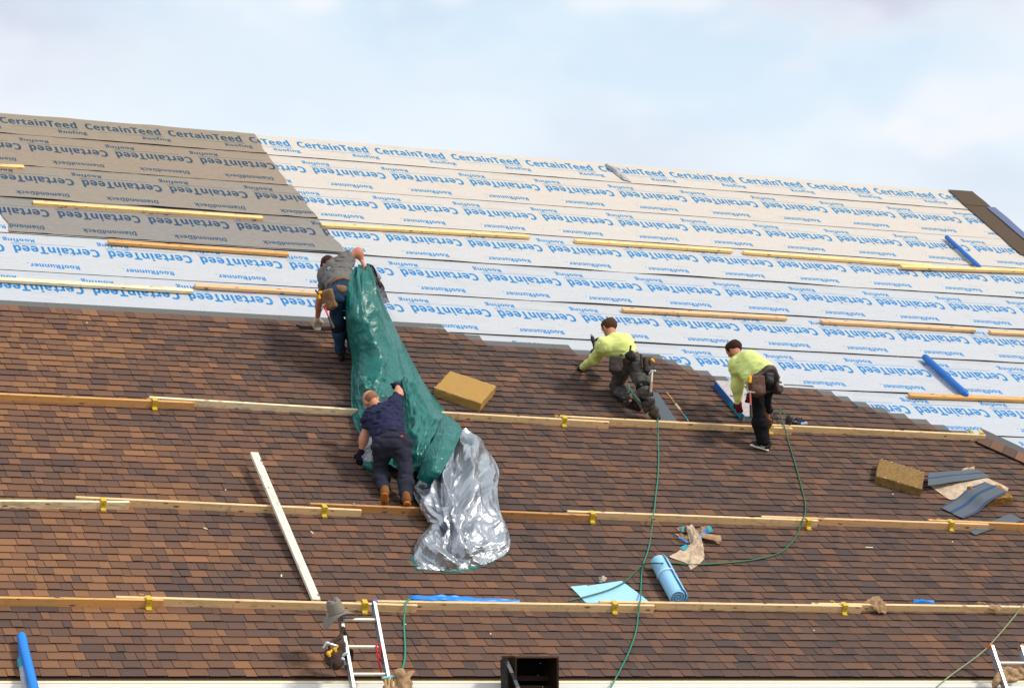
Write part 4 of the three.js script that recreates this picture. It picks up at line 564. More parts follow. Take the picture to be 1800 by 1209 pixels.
// ---------------------------------------------------------------- tarp: green outside, silver inside, pulled up from a heap
{
  const [u0, v0] = rp(735, 900), L = loc(u0, v0), g0 = onRoof('tarp', 'big tarp, green outside and silver inside, dragged up the roof by two workers', 'tarp', u0, v0);
  const gt = noiseTex(256, 256, (x, y) => { const n = fbm(x / 30, y / 12, 2, 4), s = fbm(x / 9, y / 5, 7, 2), c = clamp((s - .62) * 4); return [lerp(.80, 1, n) + .3 * c, lerp(.86, 1, n), lerp(.84, 1, n) + .06 * c]; }), weave = noiseTex(128, 128, (x, y) => .5 + .25 * Math.sin(x * Math.PI / 4) + .25 * Math.sin(y * Math.PI / 4) + .2 * (R0() - .5)); weave.colorSpace = THREE.NoColorSpace; weave.repeat.set(14, 14);
  const crink = noiseTex(512, 512, (x, y) => { const w = 6 * (fbm(x / 60, y / 60, 5, 2) - .5), tl = (f, sd) => { const u = x / 512 * f, v = y / 512 * f; let m = 9; for (let a = -1; a < 2; a++) for (let b = -1; b < 2; b++) { const i = Math.floor(u) + a, j = Math.floor(v) + b, ii = (i + f) % f, jj = (j + f) % f; m = Math.min(m, Math.hypot(i + h3(ii, jj, sd) - u, j + h3(ii, jj, sd + 9) - v)); } return m; }; return .62 * tl(9, 3) + .3 * tl(21, 4) + .12 * tl(47, 6) + .004 * w; }); crink.colorSpace = THREE.NoColorSpace;
  const crinkS = crink.clone(); crinkS.repeat.set(2, 3);
  const greenM = new THREE.MeshStandardMaterial({ color: srgb(0, 108, 102), roughness: .36, map: gt, bumpMap: crink, bumpScale: .009, side: THREE.DoubleSide });
  const silverM = new THREE.MeshStandardMaterial({ color: srgb(180, 184, 190), roughness: .38, metalness: .86, bumpMap: crinkS, bumpScale: .013, side: THREE.DoubleSide });
  const R = rows => rows.map(r => r.map(p => L(...p)));
  const crumple = (p, f, s) => { const a = p.x * f, b = p.z * f, c = p.y * f; const w = fbm(a * .7, b * .7, c + s, 2) * 1.6; return (ridge(a + w, b - w, c + s) ** 2 - .4) + .5 * (ridge(a * 2.1 - w, b * 2.1 + w, c * 2 + s + 3) ** 2 - .4) + .22 * (ridge(a * 4.7, b * 4.7 + w, c * 4 + s + 7) - .5); };
  const main = sheet(R([
    [[621, 481, 1.0], [628, 473, 1.05], [635, 467, 1.08], [643, 469, 1.06], [651, 478, 1.0]],
    [[611, 505, .98], [622, 498, 1.04], [636, 492, 1.08], [650, 497, 1.0], [662, 507, .9]],
    [[608, 545, .76], [625, 545, .9], [645, 540, .92], [663, 545, .75], [682, 551, .5]],
    [[612, 590, .48], [635, 590, .66], [658, 590, .66], [682, 590, .45], [703, 595, .16]],
    [[619, 632, .26], [645, 634, .44], [672, 634, .42], [700, 634, .25], [727, 640, .05]],
    [[617, 668, .14], [645, 674, .3], [680, 674, .32], [715, 674, .22], [752, 684, .04]],
    [[617, 705, .05], [645, 712, .22], [685, 714, .27], [735, 712, .30], [783, 722, .06]],
    [[621, 742, .04], [650, 750, .16], [695, 752, .22], [750, 750, .24], [812, 752, .12]],
    [[640, 778, .06], [665, 785, .14], [705, 788, .2], [750, 788, .2], [800, 775, .16]],
    [[655, 800, .05], [680, 815, .1], [710, 826, .16], [738, 828, .12], [770, 812, .14]],
  ]), 90, 190, (s, t, p) => {
    const edge = Math.min(1, 5 * Math.min(s, 1 - s) + .15), low = clamp((t - .5) * 3), rgt = clamp((s - .3) * 2.2);
    const fold = .05 * (ridge(s * 4.6 + t * .8, t * .7, 8) - .6) * (1 - low) + .07 * (ridge(s * 3.1 + .4 * Math.sin(t * 4), t * 1.1, 3) ** 2 - .35) * (1 - low) + .035 * (Math.exp(-(((s - .38 - .1 * t) / .05) ** 2))) * (t < .55 ? 1 : .2) - .16 * Math.exp(-(((s - .5 - .16 * t) / .06) ** 2)) * clamp(1 - Math.abs(t - .24) * 5);
    return edge * (fold + .05 * (cell(s * 5 + 2 * t, t * 3.2, 31) - .45) + .024 * (cell(s * 12 + t * 3, t * 9 + s * 4, 33) - .45) + low * (.10 + .16 * rgt) * (cell(s * 5.5 - t * 3, t * 7 + s * 2, 35) - .45) + low * .07 * (cell(s * 13 + t * 4, t * 15 - s * 3, 37) - .45) + low * .07 * (ridge(s * 6 - t * 2, t * 2.4 + s, 14) ** 2 - .35) + (.012 + .014 * low) * crumple(p, 8, 5) + .03 * low * rgt * Math.sin(s * 30 + t * 6));
  });
  const gp = part(g0, 'green_side', main, greenM); main.attributes.uv.array.forEach((v, i, a) => { a[i] = i % 2 ? v * 4 : v * 2; });
  part(g0, 'green_fold', sheet(R([
    [[696, 668, .50], [703, 664, .55], [712, 666, .54], [722, 671, .50], [730, 678, .42]],
    [[699, 698, .42], [712, 696, .50], [728, 698, .50], [742, 704, .44], [757, 714, .30]],
    [[708, 740, .36], [725, 740, .44], [745, 740, .45], [765, 742, .40], [786, 747, .26]],
    [[716, 784, .30], [730, 786, .37], [745, 786, .37], [758, 782, .34], [772, 776, .26]],
    [[722, 824, .14], [732, 828, .2], [742, 828, .2], [750, 824, .18], [758, 816, .14]],
  ]), 60, 90, (s, t, p) => { const e = Math.min(1, 6 * Math.min(s, 1 - s) + .25); return e * (.075 * (ridge(s * 4.3 + .7 * Math.sin(t * 3.4), t * .9, 61) - .55) + clamp(t * 2 - .4) * .07 * (cell(s * 5, t * 9 + s * 3, 62) - .45) + .045 * (cell(s * 9 + t * 3, t * 12, 63) - .45)); }), greenM);
  const hemRows = R([[[782, 728, .40], [797, 741, .46], [813, 757, .42]], [[766, 763, .44], [781, 777, .52], [797, 792, .46]], [[748, 800, .41], [762, 815, .49], [777, 828, .43]], [[732, 840, .22], [744, 848, .28], [757, 854, .24]]]);
  part(g0, 'hem_flap', slabbed(sheet(hemRows, 18, 60, (s, t, p) => .012 * crumple(p, 4, 9)), .004), greenM);
  const silRows = R([
    [[784, 770, .30], [792, 766, .34], [800, 760, .34], [808, 757, .3], [815, 756, .22]],
    [[764, 806, .28], [785, 800, .37], [806, 790, .38], [830, 784, .3], [853, 788, .05]],
    [[738, 842, .16], [768, 838, .32], [802, 830, .40], [842, 824, .32], [877, 822, .05]],
    [[727, 866, .06], [762, 870, .3], [800, 868, .36], [842, 864, .3], [875, 858, .05]],
    [[740, 893, .14], [768, 898, .28], [803, 903, .32], [842, 903, .25], [878, 894, .15]],
    [[756, 920, .07], [784, 930, .2], [815, 935, .26], [852, 933, .2], [889, 924, .06]],
    [[730, 957, .03], [768, 958, .17], [814, 962, .22], [856, 958, .17], [896, 950, .03]],
    [[727, 982, .02], [765, 985, .09], [810, 984, .13], [852, 977, .09], [894, 968, .02]],
    [[735, 1002, .02], [770, 1005, .025], [812, 1003, .03], [852, 993, .025], [886, 978, .02]],
  ]);
  const silDisp = (s, t, p) => {
    const w = fbm(s * 2.2, t * 3, 4, 3) - .5, a = s * 4.6 - t * 2.4 + w * 2.4, b = t * 3.2 + s * 1.4 + w * 1.6, f3 = ridge(s * 3.2 + t * 5 + w * 4, t * 2 - s * 3, 29);
    return Math.min(1, 6 * Math.min(s, 1 - s, 1 - t) + .1) * (.25 * (cell(a, b * .6, 3) - .45) + .105 * (cell(a * 2.1 + 4, b * 1.7 + w, 5) - .45) + .05 * (f3 ** 2 - .35) + .022 * (cell(p.x * 11, p.z * 9, 7) - .45) + .007 * (cell(p.x * 24, p.z * 22, 8) - .45));
  };
  const sil = part(g0, 'silver_side', sheet(silRows, 120, 190, silDisp), silverM);
  const pt = (s, t) => { const n = silRows.length - 1, j = Math.min(n - 1, Math.floor(t * n)), r = i => { const q = silRows[i], k = Math.min(3, Math.floor(s * 4)); return q[k].clone().lerp(q[k + 1], s * 4 - k); }; return r(j).lerp(r(j + 1), t * n - j); };
  const edge = []; for (let i = 0; i <= 12; i++) edge.push(pt(0, .86 + .14 * i / 12)); for (let i = 1; i <= 24; i++) edge.push(pt(i / 24, 1)); for (let i = 1; i < 5; i++) edge.push(pt(1, 1 - .14 * i / 5));
  const bc = pt(.5, .8), hem = edge.map(p => { const o = p.clone().sub(bc); o.y = 0; o.normalize(); return [p.clone().addScaledVector(o, -.02).add(V3(0, .014, 0)), p.clone().addScaledVector(o, .03).add(V3(0, .004, 0)), p.clone().addScaledVector(o, .05).setY(.017)]; });
  part(g0, 'green_hem', slabbed(sheet(hem, 4, 120, (s, t) => .012 * (vn(t * 30, s) - .5)), .002), greenM);
  const gm = M(216, 216, 210, .35, { metalness: .6 }); for (const i of [12, 19, 25, 31]) { const p = edge[i]; part(g0, 'grommet', new THREE.TorusGeometry(.014, .006, 8, 18).rotateX(Math.PI / 2).translate(p.x, p.y + .024, p.z), gm); }
  part(g0, 'grommet', new THREE.TorusGeometry(.014, .006, 8, 18).rotateX(1.2).translate(...L(775, 806, .5).toArray()), gm);
  // bunched corner under the left arm of the lower worker
  part(g0, 'silver_side', sheet(R([[[643, 772, .16], [653, 772, .2], [664, 776, .16]], [[640, 792, .16], [652, 794, .24], [666, 796, .2]], [[638, 812, .12], [652, 813, .2], [668, 814, .16]]]), 24, 30, (s, t, p) => .04 * crumple(p, 8, 31)), silverM);
  part(g0, 'hem_flap', slabbed(sheet(R([[[638, 809, .14], [652, 812, .22], [668, 812, .18]], [[638, 820, .1], [652, 824, .16], [668, 824, .14]], [[648, 829, .04], [658, 836, .05], [669, 836, .04]]]), 20, 24, (s, t, p) => .02 * crumple(p, 7, 33)), .003), greenM);
  part(g0, 'grommet', new THREE.TorusGeometry(.014, .006, 8, 18).rotateX(1.2).translate(...L(663, 821, .2).toArray()), gm);
  // gathered silver end trailing behind the upper hand
  part(g0, 'silver_side', sheet(R([[[646, 466, .98], [650, 466, 1.0], [655, 469, .96]], [[655, 486, .8], [661, 484, .86], [667, 488, .8]], [[664, 508, .5], [671, 507, .56], [677, 511, .5]], [[670, 528, .12], [677, 530, .16], [684, 531, .1]]]), 24, 60, (s, t, p) => .05 * crumple(p, 8, 41)), silverM);
  part(g0, 'dark_cord', merged([tube(R([[[647, 465, 1.02], [654, 468, 1.0], [660, 480, .9], [664, 494, .75], [668, 505, .6]]])[0], .014, 30, 6), tube(R([[[645, 464, 1.04], [650, 472, .98], [656, 486, .88], [662, 500, .7]]])[0], .012, 30, 6)]), M(22, 30, 28, .6));
  // small window flap in the green above the bald head
  part(g0, 'green_fold', slabbed(sheet(R([[[630, 664, .34], [638, 662, .40], [652, 668, .38]], [[634, 676, .34], [641, 676, .42], [655, 680, .36]], [[636, 688, .30], [644, 690, .36], [656, 690, .30]]]), 16, 20, (s, t, p) => .05 * crumple(p, 8, 51)), .003), greenM);
}

// ---------------------------------------------------------------- people
const dir = (a, b) => b.clone().sub(a).normalize(), mix = (a, b, t) => a.clone().lerp(b, t);
function headPrims(c, up, face) {                                   // c: centre of the skull
  const s = V3(0, 0, 0).crossVectors(up, face).normalize(), f = V3(0, 0, 0).crossVectors(s, up).normalize(), q = (x, y, z) => c.clone().addScaledVector(s, x).addScaledVector(up, y).addScaledVector(f, z);
  return { q, s, f, skull: [cap(q(0, .02, -.022), q(0, .025, .03), .082, .076)], prims: [cap(q(0, .02, -.022), q(0, .025, .03), .082, .076), cap(q(0, -.03, .035), q(0, -.085, .055), .06, .036), cap(q(0, -.005, .098), q(0, -.032, .112), .010, .014), cap(q(-.035, .004, .078), q(.035, .004, .078), .018), cap(q(-.018, -.066, .09), q(.018, -.066, .09), .011), cap(q(.078, .008, -.008), q(.084, -.028, -.004), .016, .011), cap(q(-.078, .008, -.008), q(-.084, -.028, -.004), .016, .011)] };
}
function handPrims(w, d, n, thumb, curl, sc = 1) { n = n.clone().addScaledVector(d, -n.dot(d)).normalize();                  // wrist, pointing direction, back-of-hand normal, side of the thumb (+1/-1), curl of the fingers
  const s = V3(0, 0, 0).crossVectors(d, n).normalize().multiplyScalar(thumb), nn = V3(0, 0, 0).crossVectors(s, d).normalize().multiplyScalar(thumb), q = (a, b, c) => w.clone().addScaledVector(d, a * sc).addScaledVector(s, b * sc).addScaledVector(n, c * sc); void nn;
  const P = [obox(q(.05, 0, 0), d, s, n, .045 * sc, .04 * sc, .016 * sc, .014 * sc)];
  [[.03, .076, .9], [.010, .086, 1], [-.011, .08, .95], [-.031, .062, .8]].forEach(([b, len, cu]) => { let a = 0, p = q(.09, b, 0); for (const [f, r] of [[.45, .0095], [.32, .009], [.25, .008]]) { a += curl * cu; const e = p.clone().addScaledVector(d, Math.cos(a) * len * f * sc).addScaledVector(n, -Math.sin(a) * len * f * sc); P.push(cap(p, e, r * sc, r * .94 * sc)); p = e; } });
  const t0 = q(.025, .032, -.006), t1 = q(.055, .06, -.016), t2 = q(.085, .066, -.026); P.push(cap(t0, t1, .013 * sc, .011 * sc), cap(t1, t2, .011 * sc, .009 * sc)); return P;
}
function shoeGeo(heel, toe, up) {                                   // upper and sole; up: from sole to ankle
  const d = dir(heel, toe), s = V3(0, 0, 0).crossVectors(d, up).normalize(), u = V3(0, 0, 0).crossVectors(s, d), L = heel.distanceTo(toe), q = (a, b, c = 0) => heel.clone().addScaledVector(d, a * L).addScaledVector(u, b).addScaledVector(s, c);
  return { upper: nets([cap(q(.14, .055), q(.12, .1), .042, .044), cap(q(.2, .05), q(.6, .045), .043, .04), cap(q(.6, .042), q(.86, .034), .042, .032)], .008, .04), sole: nets([cap(q(.13, .008), q(.5, .008), .036, .037), cap(q(.5, .008), q(.84, .008), .038, .036)], .007, .03, (dd, x, y, z) => Math.max(dd, Math.abs((x - heel.x) * u.x + (y - heel.y) * u.y + (z - heel.z) * u.z - .012) - .016)), q, s, u, d };
}
const skinM = [[196, 128, 98], [206, 142, 112]].map(c => M(...c, .6));
function person(o) {
  const J = {}; for (const k in o.j) { const p = o.j[k]; J[k] = rw(p[0], p[1], p[2]); }
  const base = o.base(J), root = stand('person', o.label, 'person', base), loc0 = g => { g.translate(-base.x, -base.y, -base.z); return g; };
  const add = (name, geo, mat, par = root) => part(par, name, loc0(geo), mat), T = o.t || {};
  const upT = dir(J.pel, J.neck), across = dir(J.shL, J.shR), back = V3(0, 0, 0).crossVectors(across, upT).normalize(); // back: out of the spine
  if (back.dot(camera.position.clone().sub(J.pel)) < 0) back.negate();
  const up1 = mix(J.pel, J.neck, .62).addScaledVector(back, .02), hipA = dir(J.hipL, J.hipR), hl = J.hipL, hr = J.hipR;
  const torso = (e) => [cap(J.pel, up1, .115 + e, .118 + e), cap(up1, mix(J.pel, J.neck, .9), .115 + e, .075 + e), cap(mix(J.shL, J.neck, .06), mix(J.shR, J.neck, .06), .066 + e, .066 + e), cap(mix(J.shL, J.pel, .12), mix(hl, J.pel, .1).addScaledVector(upT, .12), .072 + e, .078 + e), cap(mix(J.shR, J.pel, .12), mix(hr, J.pel, .1).addScaledVector(upT, .12), .072 + e, .078 + e)];
  const seat = e => [cap(hl, hr, .096 + e, .096 + e), cap(mix(hl, hr, .12).addScaledVector(back, .03), mix(hl, hr, .12).addScaledVector(back, .03).addScaledVector(dir(hl, J.kneeL), .06), .088 + e), cap(mix(hl, hr, .88).addScaledVector(back, .03), mix(hl, hr, .88).addScaledVector(back, .03).addScaledVector(dir(hr, J.kneeR), .06), .088 + e), cap(J.pel, mix(hl, hr, .5), .108 + e)];
  const legs = (e, e2 = e) => [cap(hl, J.kneeL, .09 + e, .058 + e), cap(J.kneeL, mix(J.kneeL, J.ankL, .35), .058 + e, .058 + e2), cap(mix(J.kneeL, J.ankL, .35), J.ankL, .056 + e2, .038 + e2), cap(hr, J.kneeR, .09 + e, .058 + e), cap(J.kneeR, mix(J.kneeR, J.ankR, .35), .058 + e, .058 + e2), cap(mix(J.kneeR, J.ankR, .35), J.ankR, .056 + e2, .038 + e2)];
  const arm = (S, e0 = 0, e1 = 0) => J['el' + S] ? [cap(J['sh' + S], J['el' + S], .054 + e0, .044 + e0), cap(J['el' + S], mix(J['el' + S], J['wr' + S], .3), .044 + e1, .044 + e1), cap(mix(J['el' + S], J['wr' + S], .3), J['wr' + S], .043 + e1, .029 + e1)] : [];
  for (const S of ['L', 'R']) if (J['ha' + S]) { const d = dir(J['el' + S], J['ha' + S]); J['wr' + S] = J['ha' + S].clone().addScaledVector(d, -.09); }
  const H = headPrims(J.head, o.up ?? dir(J.neck, J.head), o.face);
  const hands = {}; for (const S of ['L', 'R']) if (J['ha' + S]) { const hd = (o.hand && o.hand[S]) || {}; hands[S] = handPrims(J['wr' + S], hd.d ?? dir(J['el' + S], J['ha' + S]), hd.n ?? back, S === 'L' ? 1 : -1, hd.curl ?? .3); }
  const bodyP = [...torso(-.012), ...seat(-.012), ...legs(-.01), ...arm('L'), ...arm('R'), cap(mix(J.neck, J.pel, .04), mix(J.neck, J.head, .6), .06, .056)];
  const parts = [nets(bodyP, .015, .05), nets([...H.prims, cap(mix(J.neck, J.head, .1), J.head, .056, .056)], .006, .025)];
  for (const S in hands) parts.push(nets([cap(mix(J['wr' + S], J['el' + S], .12), J['wr' + S], .03, .028), ...hands[S]], .0048, .012));
  add('body', merged(parts), o.skin);
  // hair or bald, eyes
  if (o.hair) { const hp = [cap(H.q(0, .024, -.028), H.q(0, .032, .022), .091, .084)], ht = o.hairTop ?? .045; add('hair', nets(hp, .006, .02, (d, x, y, z) => { const X = x - J.head.x, Y = y - J.head.y, Z = z - J.head.z, up = o.up ?? dir(J.neck, J.head), h = X * up.x + Y * up.y + Z * up.z, f = X * H.f.x + Y * H.f.y + Z * H.f.z; return Math.max(d + .014 * (fbm(x * 70, y * 40, z * 70, 2) - .5), f - .5 * (h - .03) - ht, -(h + .085 + .12 * f)); }), o.hair); }
  for (const x of [-.032, .032]) add('eye', new THREE.SphereGeometry(.012, 12, 8).translate(...H.q(x, .002, .091).toArray()), M(230, 226, 220, .3));
  // trousers
  const wr = (a, f, seed) => (d, x, y, z) => d + a * (ridge(x * f + seed, y * f * 1.7, z * f + 3) ** 2 - .4) + a * .6 * (fbm(x * f * 3, y * f * 3, z * f * 3 + seed, 2) - .5);
  const hemU = V3(0, 0, 0).addScaledVector(upT, 1), wpt = J.pel.clone().addScaledVector(upT, T.waist ?? .1), w1 = wr(T.wr ?? .02, 9, 3), side = (x, y, z, p, n) => (x - p.x) * n.x + (y - p.y) * n.y + (z - p.z) * n.z;
  const dkL = dir(J.kneeL, J.ankL), dkR = dir(J.kneeR, J.ankR);
  const tro = add('trousers', nets([...seat(.014), ...legs(T.leg ?? .02, T.flare ?? .028), cap(J.pel, J.pel.clone().addScaledVector(upT, .14), .118, .12)], .012, .045, (d, x, y, z) => Math.max(w1(d, x, y, z), side(x, y, z, wpt, hemU), Math.max(side(x, y, z, J.ankL, dkL), Math.hypot(x - J.ankL.x, y - J.ankL.y, z - J.ankL.z) > .3 ? -1 : -1) > .01 && Math.hypot(x - J.ankL.x, y - J.ankL.y, z - J.ankL.z) < .16 ? side(x, y, z, J.ankL, dkL) - .01 : -1, Math.hypot(x - J.ankR.x, y - J.ankR.y, z - J.ankR.z) < .16 ? side(x, y, z, J.ankR, dkR) - .01 : -1)), o.trousers);
  // shirt
  const sl = o.sleeve ?? 1, slv = S => J['el' + S] ? (sl < 1 ? [cap(J['sh' + S], mix(J['sh' + S], J['el' + S], sl), .074, .072)] : [cap(J['sh' + S], J['el' + S], .072, .066), cap(J['el' + S], J['wr' + S], .066, .05)]) : [];
  const spt = J.pel.clone().addScaledVector(upT, o.hem ?? .05), npt = mix(J.neck, J.head, .22), nd = dir(J.neck, J.head), w2 = wr(o.swr ?? .013, 13, 7);
  const shirt = add('shirt', nets([...torso(.012), cap(J.pel, mix(J.pel, J.neck, .3), .128, .126), ...slv('L'), ...slv('R')], .012, .085, (d, x, y, z) => { let q = Math.max(w2(d, x, y, z), -side(x, y, z, spt, hemU), Math.hypot(x - J.head.x, y - J.head.y, z - J.head.z) < .22 ? side(x, y, z, npt, nd) : -1); if (sl < 1) for (const S of ['L', 'R']) if (J['el' + S]) { const e = mix(J['sh' + S], J['el' + S], sl), n = dir(J['sh' + S], J['el' + S]); if (Math.hypot(x - e.x, y - e.y, z - e.z) < .11) q = Math.max(q, side(x, y, z, e, n)); } return q; }), o.shirt);
  for (const S in hands) if (o.glove) { const w = J['wr' + S]; add('glove', nets([cap(mix(w, J['el' + S], .12), w, .034, .033), ...hands[S].map(p => p.t ? { ...p, r: p.r + .006 } : { ...p, ra: p.ra + .004, rb: p.rb + .004 })], .0052, .012), o.glove); }
  for (const sh of o.shoes) { const g = shoeGeo(rw(...sh.heel), rw(...sh.toe), sh.up(J)), m = add('shoe', g.upper, sh.m); add('sole', g.sole, sh.sole, m); if (sh.extra) sh.extra(g, add, m); }
  const ctx = { J, H, root, add, back, upT, hipA, base, seat, torso, tro, shirt, q: (x, y, h) => rw(x, y, h) };
  if (o.more) o.more(ctx); return ctx;
}
const out = (p, d) => p.clone().addScaledVector(dir(p, camera.position), d);
function belt(c, m, drop = .03) { const { J, upT, add } = c; const ce = J.pel.clone().addScaledVector(upT, drop), n = upT.clone(); return add('belt', nets([...c.seat(.036), cap(J.pel, J.pel.clone().addScaledVector(upT, .16), .148, .148)], .010, .045, (d, x, y, z) => Math.max(d, Math.abs((x - ce.x) * n.x + (y - ce.y) * n.y + (z - ce.z) * n.z) - .026)), m); }
function pouch(c, par, p, x, y, z, hx, hy, hz, m, name = 'pouch') { x = x.clone().addScaledVector(y, -x.dot(y)).normalize(); z = V3(0, 0, 0).crossVectors(x, y).normalize(); return c.add(name, nets([obox(p, x, y, z, hx, hy, hz, .03), cap(p.clone().addScaledVector(y, -hy * .55), p.clone().addScaledVector(y, -hy * .7), hx * .72, hx * .7)], .008, .03, (d, X, Y, Z) => d + .012 * (fbm(X * 22, Y * 22, Z * 22, 2) - .5)), m, par); }
const gloveW = M(212, 198, 178, .85), tan = M(150, 116, 86, .85, { map: blotTex }), dkLeather = M(62, 46, 38, .6, { map: blotTex }), brownLeather = M(98, 62, 44, .65, { map: blotTex });
const neonM = M(244, 255, 150, .75, { map: clothTex }), camD = p => dir(p, camera.position);
function hammer(label, top, bottom, hm, headDir) { const g0 = stand('hammer', label, 'hammer', top), b = bottom.clone().sub(top), a = headDir; part(g0, 'handle', merged([rod(b.clone().multiplyScalar(.0), b.clone().multiplyScalar(.5), .012), ]), hm[0]); part(g0, 'grip', rod(b.clone().multiplyScalar(.5), b, .016, .019), hm[1]); part(g0, 'head', nets([cap(a.clone().multiplyScalar(-.07).add(V3(0, -.025, 0)), a.clone().multiplyScalar(-.02).add(V3(0, .008, 0)), .008, .013), cap(a.clone().multiplyScalar(-.02).add(V3(0, .008, 0)), a.clone().multiplyScalar(.055), .014, .017)], .005, .01), chrome); return g0; }

function hit(mesh, x, y) { scene.updateMatrixWorld(true); const r = new THREE.Raycaster(camera.position, dir(camera.position, atDepth(x, y, 30))), h = r.intersectObject(mesh, false)[0]; return h && { p: h.point, n: h.face.normal.clone() }; }

// upper worker in grey
person({
  label: 'worker in grey t-shirt and blue jeans bending to the shingles while pulling the tarp', skin: skinM[0],
  j: { ankL: [598, 620, .17], kneeL: [594, 572, .5], hipL: [589, 520, .9], hipR: [614, 516, .9], kneeR: [620, 575, .5], ankR: [619, 614, .17], pel: [601, 510, .93], neck: [587, 459, 1.0], head: [578, 466, .93], shL: [571, 484, .88], shR: [608, 456, 1.12], elL: [562, 528, .47], haL: [556, 571, .075], elR: [629, 442, 1.22], haR: [640, 469, 1.07] },
  base: J => J.ankL, face: V3(-.25, -.6, -.75).normalize(), up: V3(-.45, .35, -.8).normalize(),
  hair: M(64, 42, 30, .9), hairTop: .06, trousers: M(40, 70, 100, .85, { map: blotTex }), shirt: M(128, 124, 122, .9, { map: clothTex }), sleeve: .5, hem: .07, t: { flare: .02, waist: .12 }, swr: .022,
  hand: { L: { curl: .45, n: V3(-.2, .7, .6).normalize() }, R: { curl: .8, n: V3(.6, .5, .5).normalize() } },
  shoes: [{ heel: [599, 636, .05], toe: [603, 606, .02], up: J => dir(J.ankL, J.kneeL), m: M(104, 78, 56, .7, { map: blotTex }), sole: M(48, 40, 34, .8) }, { heel: [620, 628, .05], toe: [624, 600, .02], up: J => dir(J.ankR, J.kneeR), m: M(92, 68, 50, .7, { map: blotTex }), sole: M(48, 40, 34, .8) }],
  more(c) {
    const { J, add, upT, hipA } = c, b = belt(c, tan, .05), dn = V3(0, -1, 0);
    const p = atDepth(577, 526, 31.74); pouch(c, b, p, V3(.8, -.2, .5).normalize(), V3(-.35, .9, .1).normalize(), V3(-.5, .2, .8).normalize(), .085, .12, .05, tan); pouch(c, b, out(mix(J.pel, J.hipL, .1), .15).add(V3(0, .03, 0)), hipA, upT, camD(J.pel), .07, .045, .03, tan);
    add('yellow_clip', nets([cap(atDepth(559, 517, 31.68), atDepth(563, 514, 31.68), .022, .02), cap(atDepth(560, 520, 31.68), atDepth(561, 524, 31.68), .018)], .006, .01), yellow, b); add('knife_handle', rod(atDepth(560, 517, 31.66), atDepth(554, 510, 31.68), .011), black, b);
    add('knee_strap', nets([cap(mix(J.kneeL, J.hipL, .02), mix(J.kneeL, J.ankL, .1), .096, .092)], .01, .02), M(26, 30, 40, .8)); add('glove', nets([cap(mix(J.wrL, J.elL, .1), J.wrL, .036, .04), ...handPrims(J.wrL, dir(J.elL, J.haL), V3(-.2, .7, .6).normalize(), 1, .45).map(q => q.t ? { ...q, r: q.r + .012 } : { ...q, ra: q.ra + .008, rb: q.rb + .008 })], .006, .02), gloveW);
    const lg = hit(c.shirt, 578, 473); if (lg) { const q = (a, b) => lg.p.clone().addScaledVector(camR, a).addScaledVector(camU, b).addScaledVector(lg.n, .008); add('logo', merged([tube([q(-.012, .0), q(0, .016), q(.018, .014), q(.026, -.002)], .0055, 16, 5), tube([q(-.006, -.012), q(.004, -.004), q(.004, -.02)], .005, 12, 5)]), M(226, 226, 226, .8), c.shirt); }
    const hp = atDepth(569, 537, 31.72), hb = atDepth(586, 577, 31.62); hammer('hammer with red grip hanging from the tan pouch beside the blue jeans', hp, hb, [M(226, 40, 46, .5), M(60, 52, 50, .6)], V3(.3, .3, .2));
  },
});
// lower worker in navy
person({
  label: 'balding worker in navy t-shirt and dark trousers lying forward over the tarp', skin: skinM[1],
  j: { ankL: [676, 862, .13], kneeL: [668, 832, .13], hipL: [671, 784, .47], hipR: [706, 780, .52], kneeR: [713, 832, .30], ankR: [714, 882, .13], pel: [688, 776, .53], neck: [667, 718, .62], head: [652, 703, .65], shL: [650, 732, .56], shR: [693, 709, .65], elL: [640, 768, .34], haL: [632, 808, .1], elR: [701, 693, .56], haR: [698, 675, .5] },
  base: J => J.ankL, face: V3(.0, -.35, -.9).normalize(), up: V3(-.35, .55, -.75).normalize(),
  hair: null, trousers: M(50, 52, 66, .9, { map: clothTex }), shirt: M(48, 50, 82, .9, { map: clothTex }), sleeve: .62, hem: .03, t: { flare: .03, wr: .02, waist: .09 }, swr: .026, glove: M(34, 24, 44, .8),
  hand: { L: { curl: .6 }, R: { curl: .9, n: V3(.1, .6, .8).normalize() } },
  shoes: [{ heel: [676, 868, .24], toe: [675, 893, .03], up: J => dir(camera.position, J.ankL), m: M(130, 84, 44, .8), sole: M(196, 124, 58, .8, { map: blotTex }) }, { heel: [715, 884, .16], toe: [716, 894, .03], up: J => dir(camera.position, J.ankR), m: M(130, 84, 44, .8), sole: M(196, 124, 58, .8) }],
  more(c) { const { J, H, add, upT } = c; add('waistband', nets([...c.seat(.028), cap(J.pel, J.pel.clone().addScaledVector(upT, .12), .14, .14)], .010, .045, (d, x, y, z) => { const ce = J.pel.clone().addScaledVector(upT, .07); return Math.max(d, Math.abs((x - ce.x) * upT.x + (y - ce.y) * upT.y + (z - ce.z) * upT.z) - .02); }), M(36, 37, 48, .9)); const lp = hit(c.tro, 706, 767); if (lp) add('label_patch', new THREE.SphereGeometry(.013, 10, 8).scale(1.2, 1, .6).translate(...lp.p.toArray()), M(206, 90, 84, .8), c.tro); add('stubble', nets([cap(H.q(0, .018, -.03), H.q(0, .02, -.01), .0835, .083)], .006, .02, (d, x, y, z) => { const h = (x - J.head.x) * H.q(0, 1, 0).sub(J.head).x + (y - J.head.y) * H.q(0, 1, 0).sub(J.head).y + (z - J.head.z) * H.q(0, 1, 0).sub(J.head).z; return Math.max(d, h - .02, -(h + .05)); }), M(150, 104, 82, .9)); },
});
